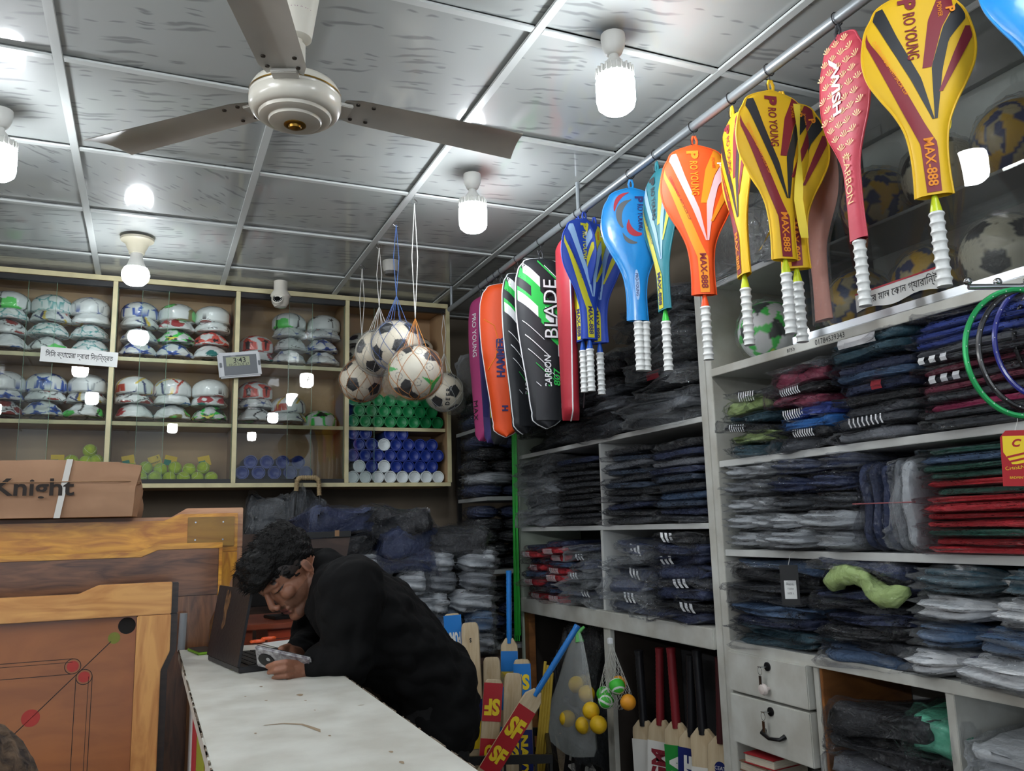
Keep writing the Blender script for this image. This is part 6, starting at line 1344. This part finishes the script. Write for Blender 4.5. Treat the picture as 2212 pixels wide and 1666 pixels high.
def fuse(mb, name, voxel, sm=4, fac=.5):
    me = bpy.data.meshes.new(name); me.from_pydata(mb.v, [], mb.f); bm = bmesh.new(); bm.from_mesh(me); bmesh.ops.recalc_face_normals(bm, faces=bm.faces); bm.to_mesh(me); bm.free()
    o = bpy.data.objects.new('tmp', me); COL.objects.link(o); m = o.modifiers.new('r', 'REMESH'); m.mode = 'VOXEL'; m.voxel_size = voxel
    s = o.modifiers.new('s', 'SMOOTH'); s.iterations = sm; s.factor = fac
    dg = bpy.context.evaluated_depsgraph_get(); dg.update(); out = bpy.data.meshes.new_from_object(o.evaluated_get(dg)); bpy.data.objects.remove(o); out.name = name
    out.polygons.foreach_set('use_smooth', [True]*len(out.polygons)); return out
def A_(u, v, d): return Vector(atd(u, v, d))
pel = A_(925, 1490, 2.46); wst = A_(880, 1415, 2.42); chs = A_(800, 1338, 2.36); uch = A_(748, 1292, 2.33); nkb = A_(702, 1252, 2.32)
lat = Vector((.30, 1, 0)).normalized()      # towards his right (away from the camera)
nsh = A_(760, 1272, 2.17); nel = A_(752, 1424, 2.16); nwr = A_(676, 1438, 2.14)
fsh = A_(706, 1282, 2.50); fel = A_(672, 1395, 2.50); fwr = A_(640, 1418, 2.30)
man = thing('person', 'man in a black shirt leaning on the counter looking at a phone', 'person', (pel.x, pel.y, 0))
PI_ = man.location.copy()
def put(nm, me, m, parent=None):
    A = co_get(me); A -= np.array(PI_); co_set(me, A); me.materials.clear(); me.materials.append(m); return ob(nm, me, parent or man)
# head frame
fw = Vector(CR)*-.40+Vector(CU)*-.62+Vector(CF)*-.67; fw.normalize(); up = Vector(CR)*-.62+Vector(CU)*.70+Vector(CF)*-.278; HS = .93; up = (up-fw*up.dot(fw)).normalized(); rt = fw.cross(up)
HC = A_(624, 1238, 2.27); HM = Matrix.Identity(4)
for i in range(3): HM[i][0] = rt[i]*HS; HM[i][1] = fw[i]*HS; HM[i][2] = up[i]*HS; HM[i][3] = HC[i]
def hp_(x, y, z): return HM @ Vector((x, y, z))
b = MB()
ellip(b, (0, -.012, .030), (.075, .094, .084), HM); ellip(b, (0, .018, -.025), (.061, .072, .088), HM)
for s in (-1, 1):
    capsule(b, hp_(s*.052, -.012, -.055), hp_(s*.012, .072, -.092), .018, .016); ellip(b, (s*.040, .060, -.018), (.024, .024, .022), HM)
    ellip(b, (s*.031, .076, .010), (.016, .013, .011), HM); ellip(b, (s*.076, -.016, -.010), (.005, .012, .024), HM); ellip(b, (s*.080, -.022, -.004), (.004, .008, .019), HM); ellip(b, (s*.012, .104, -.032), (.008, .010, .008), HM)
    capsule(b, hp_(s*.044, .074, .026), hp_(s*.012, .088, .028), .010, .010)
capsule(b, hp_(0, .090, .018), hp_(0, .108, -.022), .007, .010); capsule(b, hp_(-.018, .086, -.056), hp_(.018, .086, -.056), .0075, .0075); capsule(b, hp_(-.015, .085, -.067), hp_(.015, .085, -.067), .008, .008); ellip(b, (0, .078, -.092), (.022, .018, .017), HM)
ellip(b, (0, .066, -.045), (.036, .026, .034), HM)
chain(b, [(hp_(0, -.03, -.05), .052), (nkb+Vector((0, 0, .015)), .058), (uch, .10), (chs, .125), (wst, .115), (pel, .12)])
chain(b, [(uch, .07), (nsh, .058), (nel, .042), (nwr, .026)]); chain(b, [(uch, .07), (fsh, .058), (fel, .042), (fwr, .026)])
gz = .09
nh, fh = pel-lat*.09, pel+lat*.09
nk, fk = Vector((nh.x+.0, nh.y-.03, .50)), Vector((fh.x+.02, fh.y, .50)); na, fa = Vector((nh.x+.10, nh.y-.02, gz)), Vector((fh.x+.12, fh.y+.02, gz))
for h_, k_, a_ in ((nh, nk, na), (fh, fk, fa)): chain(b, [(h_, .085), (k_, .055), (a_, .04)]); capsule(b, a_+Vector((.03, 0, -.045)), a_+Vector((-.15, 0, -.055)), .04, .03)
# near hand: palm, four curled fingers, thumb around the phone
palm = A_(650, 1446, 2.12)
capsule(b, nwr, palm, .026, .026); capsule(b, palm, A_(636, 1444, 2.105), .024, .022); capsule(b, A_(646, 1456, 2.115), A_(632, 1458, 2.10), .020, .018)
for (q0_, q1_, q2_, q3_, r_) in (((640, 1434, 2.10), (618, 1431, 2.072), (596, 1434, 2.072), (578, 1440, 2.09), .0076), ((640, 1445, 2.10), (615, 1446, 2.064), (596, 1449, 2.066), (581, 1453, 2.09), .0077), ((640, 1456, 2.10), (618, 1460, 2.066), (602, 1462, 2.072), (591, 1465, 2.09), .0073), ((640, 1466, 2.105), (624, 1472, 2.076), (612, 1473, 2.082), (604, 1474, 2.095), .0064)):
    chain(b, [(A_(*q0_), r_*1.15), (A_(*q1_), r_*1.05), (A_(*q2_), r_), (A_(*q3_), r_*.8)])
chain(b, [(A_(650, 1437, 2.12), .013), (A_(648, 1424, 2.15), .0105), (A_(630, 1416, 2.17), .009)])
# far hand behind the phone
fp_ = A_(622, 1412, 2.24); capsule(b, fwr, fp_, .026, .024)
for k in range(4): chain(b, [(fp_+Vector((0, 0, .012-.012*k)), .010), (A_(603, 1411+5*k, 2.20), .009), (A_(590, 1416+5*k, 2.17), .0075)])
chain(b, [(fp_+Vector((0, 0, .015)), .012), (A_(608, 1402, 2.2), .009)])
body = fuse(b, 'body', .0026, 2)
P = co_get(body); IH = np.array(HM.inverted()); Q = np.c_[P, np.ones(len(P))] @ IH.T; x, y, z = Q[:, 0], Q[:, 1], Q[:, 2]; ax_ = np.abs(x)
col = np.tile(np.array((142, 96, 74), float), (len(P), 1)); col *= (1+.04*vnoise(P, 2, 40, 2))[:, None]
hd = (z > -.13) & (np.linalg.norm(Q[:, :3], axis=1) < .17)
col[hd & (np.abs(z-.033-.010*(1-((ax_-.031)/.022)**2)) < .0052) & (np.abs(ax_-.031) < .023) & (y > .05)] = (36, 26, 24)
col[hd & (np.abs(z-.004) < .0024) & (np.abs(ax_-.031) < .016) & (y > .05)] = (30, 20, 18)
col[hd & (np.abs(z+.0615) < .010) & (ax_ < .020) & (y > .078)] = (126, 72, 66)
col[hd & (np.abs(z+.0615) < .0016) & (ax_ < .020) & (y > .078)] = (70, 36, 34)
col[hd & (np.linalg.norm(Q[:, :3]*(1, .9, 1), axis=1) < .3) & (z > .004-.25*np.clip(y, -.2, .0)*0) & (y < .048-.3*np.clip(.03-z, 0, .1)) & (y > -.3) & (ax_ < .0755)] = (40, 31, 28); col[hd & (ax_ > .079) & (np.abs(y+.018) < .007) & (np.abs(z+.008) < .013)] *= .8  # ear hollow not modelled, its shade is painted into the skin colour
bd_ = hd & (z < -.035) & (y > -.02) & (ax_ > .022) & (z > -.12); col[bd_] *= .80
col[hd & (np.abs(z+.046) < .005) & (ax_ < .02) & (y > .08)] *= .72
setcol(body, np.array([lin(np.clip(c, 0, 255)) for c in col]))
m_skin = mat('skin', rough=.5, attr='Col', bump=.08, bscale=120); m_skin.node_tree.nodes['Principled BSDF'].inputs['Subsurface Weight'].default_value = .08
bo_ = put('body', body, m_skin)
# hair
h = MB(); ellip(h, (0, -.022, .045), (.083, .098, .083), HM); ellip(h, (0, .045, .085), (.072, .065, .050), HM); ellip(h, (0, .085, .070), (.060, .034, .036), HM); ellip(h, (0, -.03, .085), (.075, .085, .055), HM); ellip(h, (.0, .065, .062), (.066, .045, .026), HM)
hair = fuse(h, 'hair', .004, 2); P = co_get(hair); Q = np.c_[P, np.ones(len(P))] @ IH.T
dn = np.array(body.vertices[0].co)*0
nz = vnoise(P, 5, 90, 3); cen = np.array(HC); dirs = (P-cen); dirs /= np.linalg.norm(dirs, axis=1)[:, None]; P = P+dirs*(nz*.0035)[:, None]
low = Q[:, 2] < (-.02+.0*Q[:, 1]); face = (Q[:, 1] > .052) & (Q[:, 2] < .040)
sh = np.where(low, np.clip((-.02-Q[:, 2])*8, 0, 1), 0); P = P-dirs*(.03*sh)[:, None]
co_set(hair, P); m_hair = mat('black_hair', (9, 8, 8), .6, bump=.5, bscale=160, spec=.25)
ho = put('hair', hair, m_hair)
rs_ = np.random.RandomState(8); st = MB(); sel = rs_.choice(np.where(Q[:, 2] > .03)[0], 700)
for i in sel:
    p0 = Vector(P[i]-0) if False else Vector(co_get(hair)[i]) if False else Vector(P[i]); dv = Vector(dirs[i])*.5+fw*.7+up*.25+Vector(rs_.normal(size=3))*.28; p0 = p0-Vector(PI_)
    dv.normalize(); l = .008+.008*rs_.rand(); st.tube([p0, p0+dv*l*.5, p0+dv*l+fw*.004], [.0010, .0008, .0003], 3, cap=False)
o = ob('hair_strands', st.mesh('hair_strands', m_hair), ho); o['kind'] = 'stuff'
# shirt and trousers
m_shirt = mat('black_shirt', (13, 13, 14), .9, bump=.35, bscale=22, spec=.2)
s = MB(); off = lat*.085
for q in (-1, 0, 1): chain(s, [(uch+off*q*.9, .105 if q else .115), (chs+off*q, .130), (wst+off*q, .125), (pel+off*q+Vector((.01, 0, .02)), .128), (pel+off*q+Vector((.02, 0, -.07)), .125)])
chain(s, [(nkb, .072), (uch, .11)]); capsule(s, nkb+Vector((0, 0, .01)), nkb.lerp(hp_(0, -.03, -.05), .30), .070, .064)
chain(s, [(uch-off*.5, .10), (nsh, .082), (nel, .064), (nel.lerp(nwr, .75), .044)]); chain(s, [(uch+off*.5, .10), (fsh, .080), (fel, .062), (fel.lerp(fwr, .8), .042)])
shirt = fuse(s, 'shirt', .007, 6); P = co_get(shirt); ctr_ = P.mean(0); n_ = np.empty(len(P)*3); shirt.vertices.foreach_get('normal', n_); n_ = n_.reshape(-1, 3)
P = P+n_*(.006*vnoise(P, 11, 22, 3)+.004*np.abs(vnoise(P, 14, 45, 2)))[:, None]; co_set(shirt, P); so_ = put('shirt', shirt, m_shirt)
cl = MB().tube([nkb.lerp(hp_(0, -.03, -.05), .38)-PI_+(rt*math.cos(a)+(fw-up*.6).normalized()*math.sin(a))*.066 for a in [2*PI*k/24 for k in range(24)]], .010, 8, closed=True); ob('collar', cl.mesh('collar', m_shirt, True), so_)
tr = MB()
for h_, k_, a_ in ((nh, nk, na), (fh, fk, fa)): chain(tr, [(h_+Vector((.01, 0, -.02)), .118), (k_, .078), (a_+Vector((0, 0, .02)), .062)])
capsule(tr, nh, fh, .12, .12)
trm = fuse(tr, 'trousers', .009, 4); P = co_get(trm); P += np.c_[vnoise(P, 3, 16), vnoise(P, 4, 16), 0*P[:, 0]]*.005; co_set(trm, P); put('trousers', trm, mat('black_jeans', (16, 16, 18), .85, bump=.3, bscale=30))
for a_ in (na, fa):
    sh_ = MB(); capsule(sh_, a_+Vector((.035, 0, -.045)), a_+Vector((-.16, 0, -.058)), .046, .034); put('shoe', fuse(sh_, 'shoe', .008, 2), m_dark)
# phone in his hand
pc_ = A_(613, 1430, 2.125); la = (A_(664, 1437, 2.11)-A_(556, 1413, 2.13)).normalized()
vw = (Vector(CAM)-pc_).normalized(); nb_ = (Matrix.Rotation(math.radians(52), 3, la) @ vw); nb2 = (Matrix.Rotation(math.radians(-52), 3, la) @ vw); nbk = nb_ if nb_.z < nb2.z else nb2
nbk = (nbk-la*nbk.dot(la)).normalized(); sa_ = nbk.cross(la)
PM = Matrix.Identity(4)
for i in range(3): PM[i][0] = la[i]; PM[i][1] = sa_[i]; PM[i][2] = nbk[i]; PM[i][3] = pc_[i]
ph_ = thing('smartphone', 'phone in a clear patterned case held in his hands', 'phone'); ph_.matrix_world = PM
ob('case', MB().box((-.076, -.037, -.005), (.076, .037, .004)).mesh('case', mat('patterned_case', (196, 196, 198), .3, col2=(110, 104, 110), vscale=70, coat=.5), bevel=.004), ph_)
ob('glass', MB().box((-.072, -.034, -.0062), (.072, .034, -.0052)).mesh('glass', m_dark), ph_)
cm_ = ob('camera_ring', MB().lathe([(.022, .004), (.022, .0065), (.019, .007)], 28, T=Matrix.Translation((-.045, -.002, 0))).mesh('camera_ring', m_dark, True), ph_); ob('camera_lens', MB().lathe([(.006, .007), (.006, .0085), (.002, .009)], 14, T=Matrix.Translation((-.038, .006, 0))).mesh('camera_lens', m_metal, True), cm_)
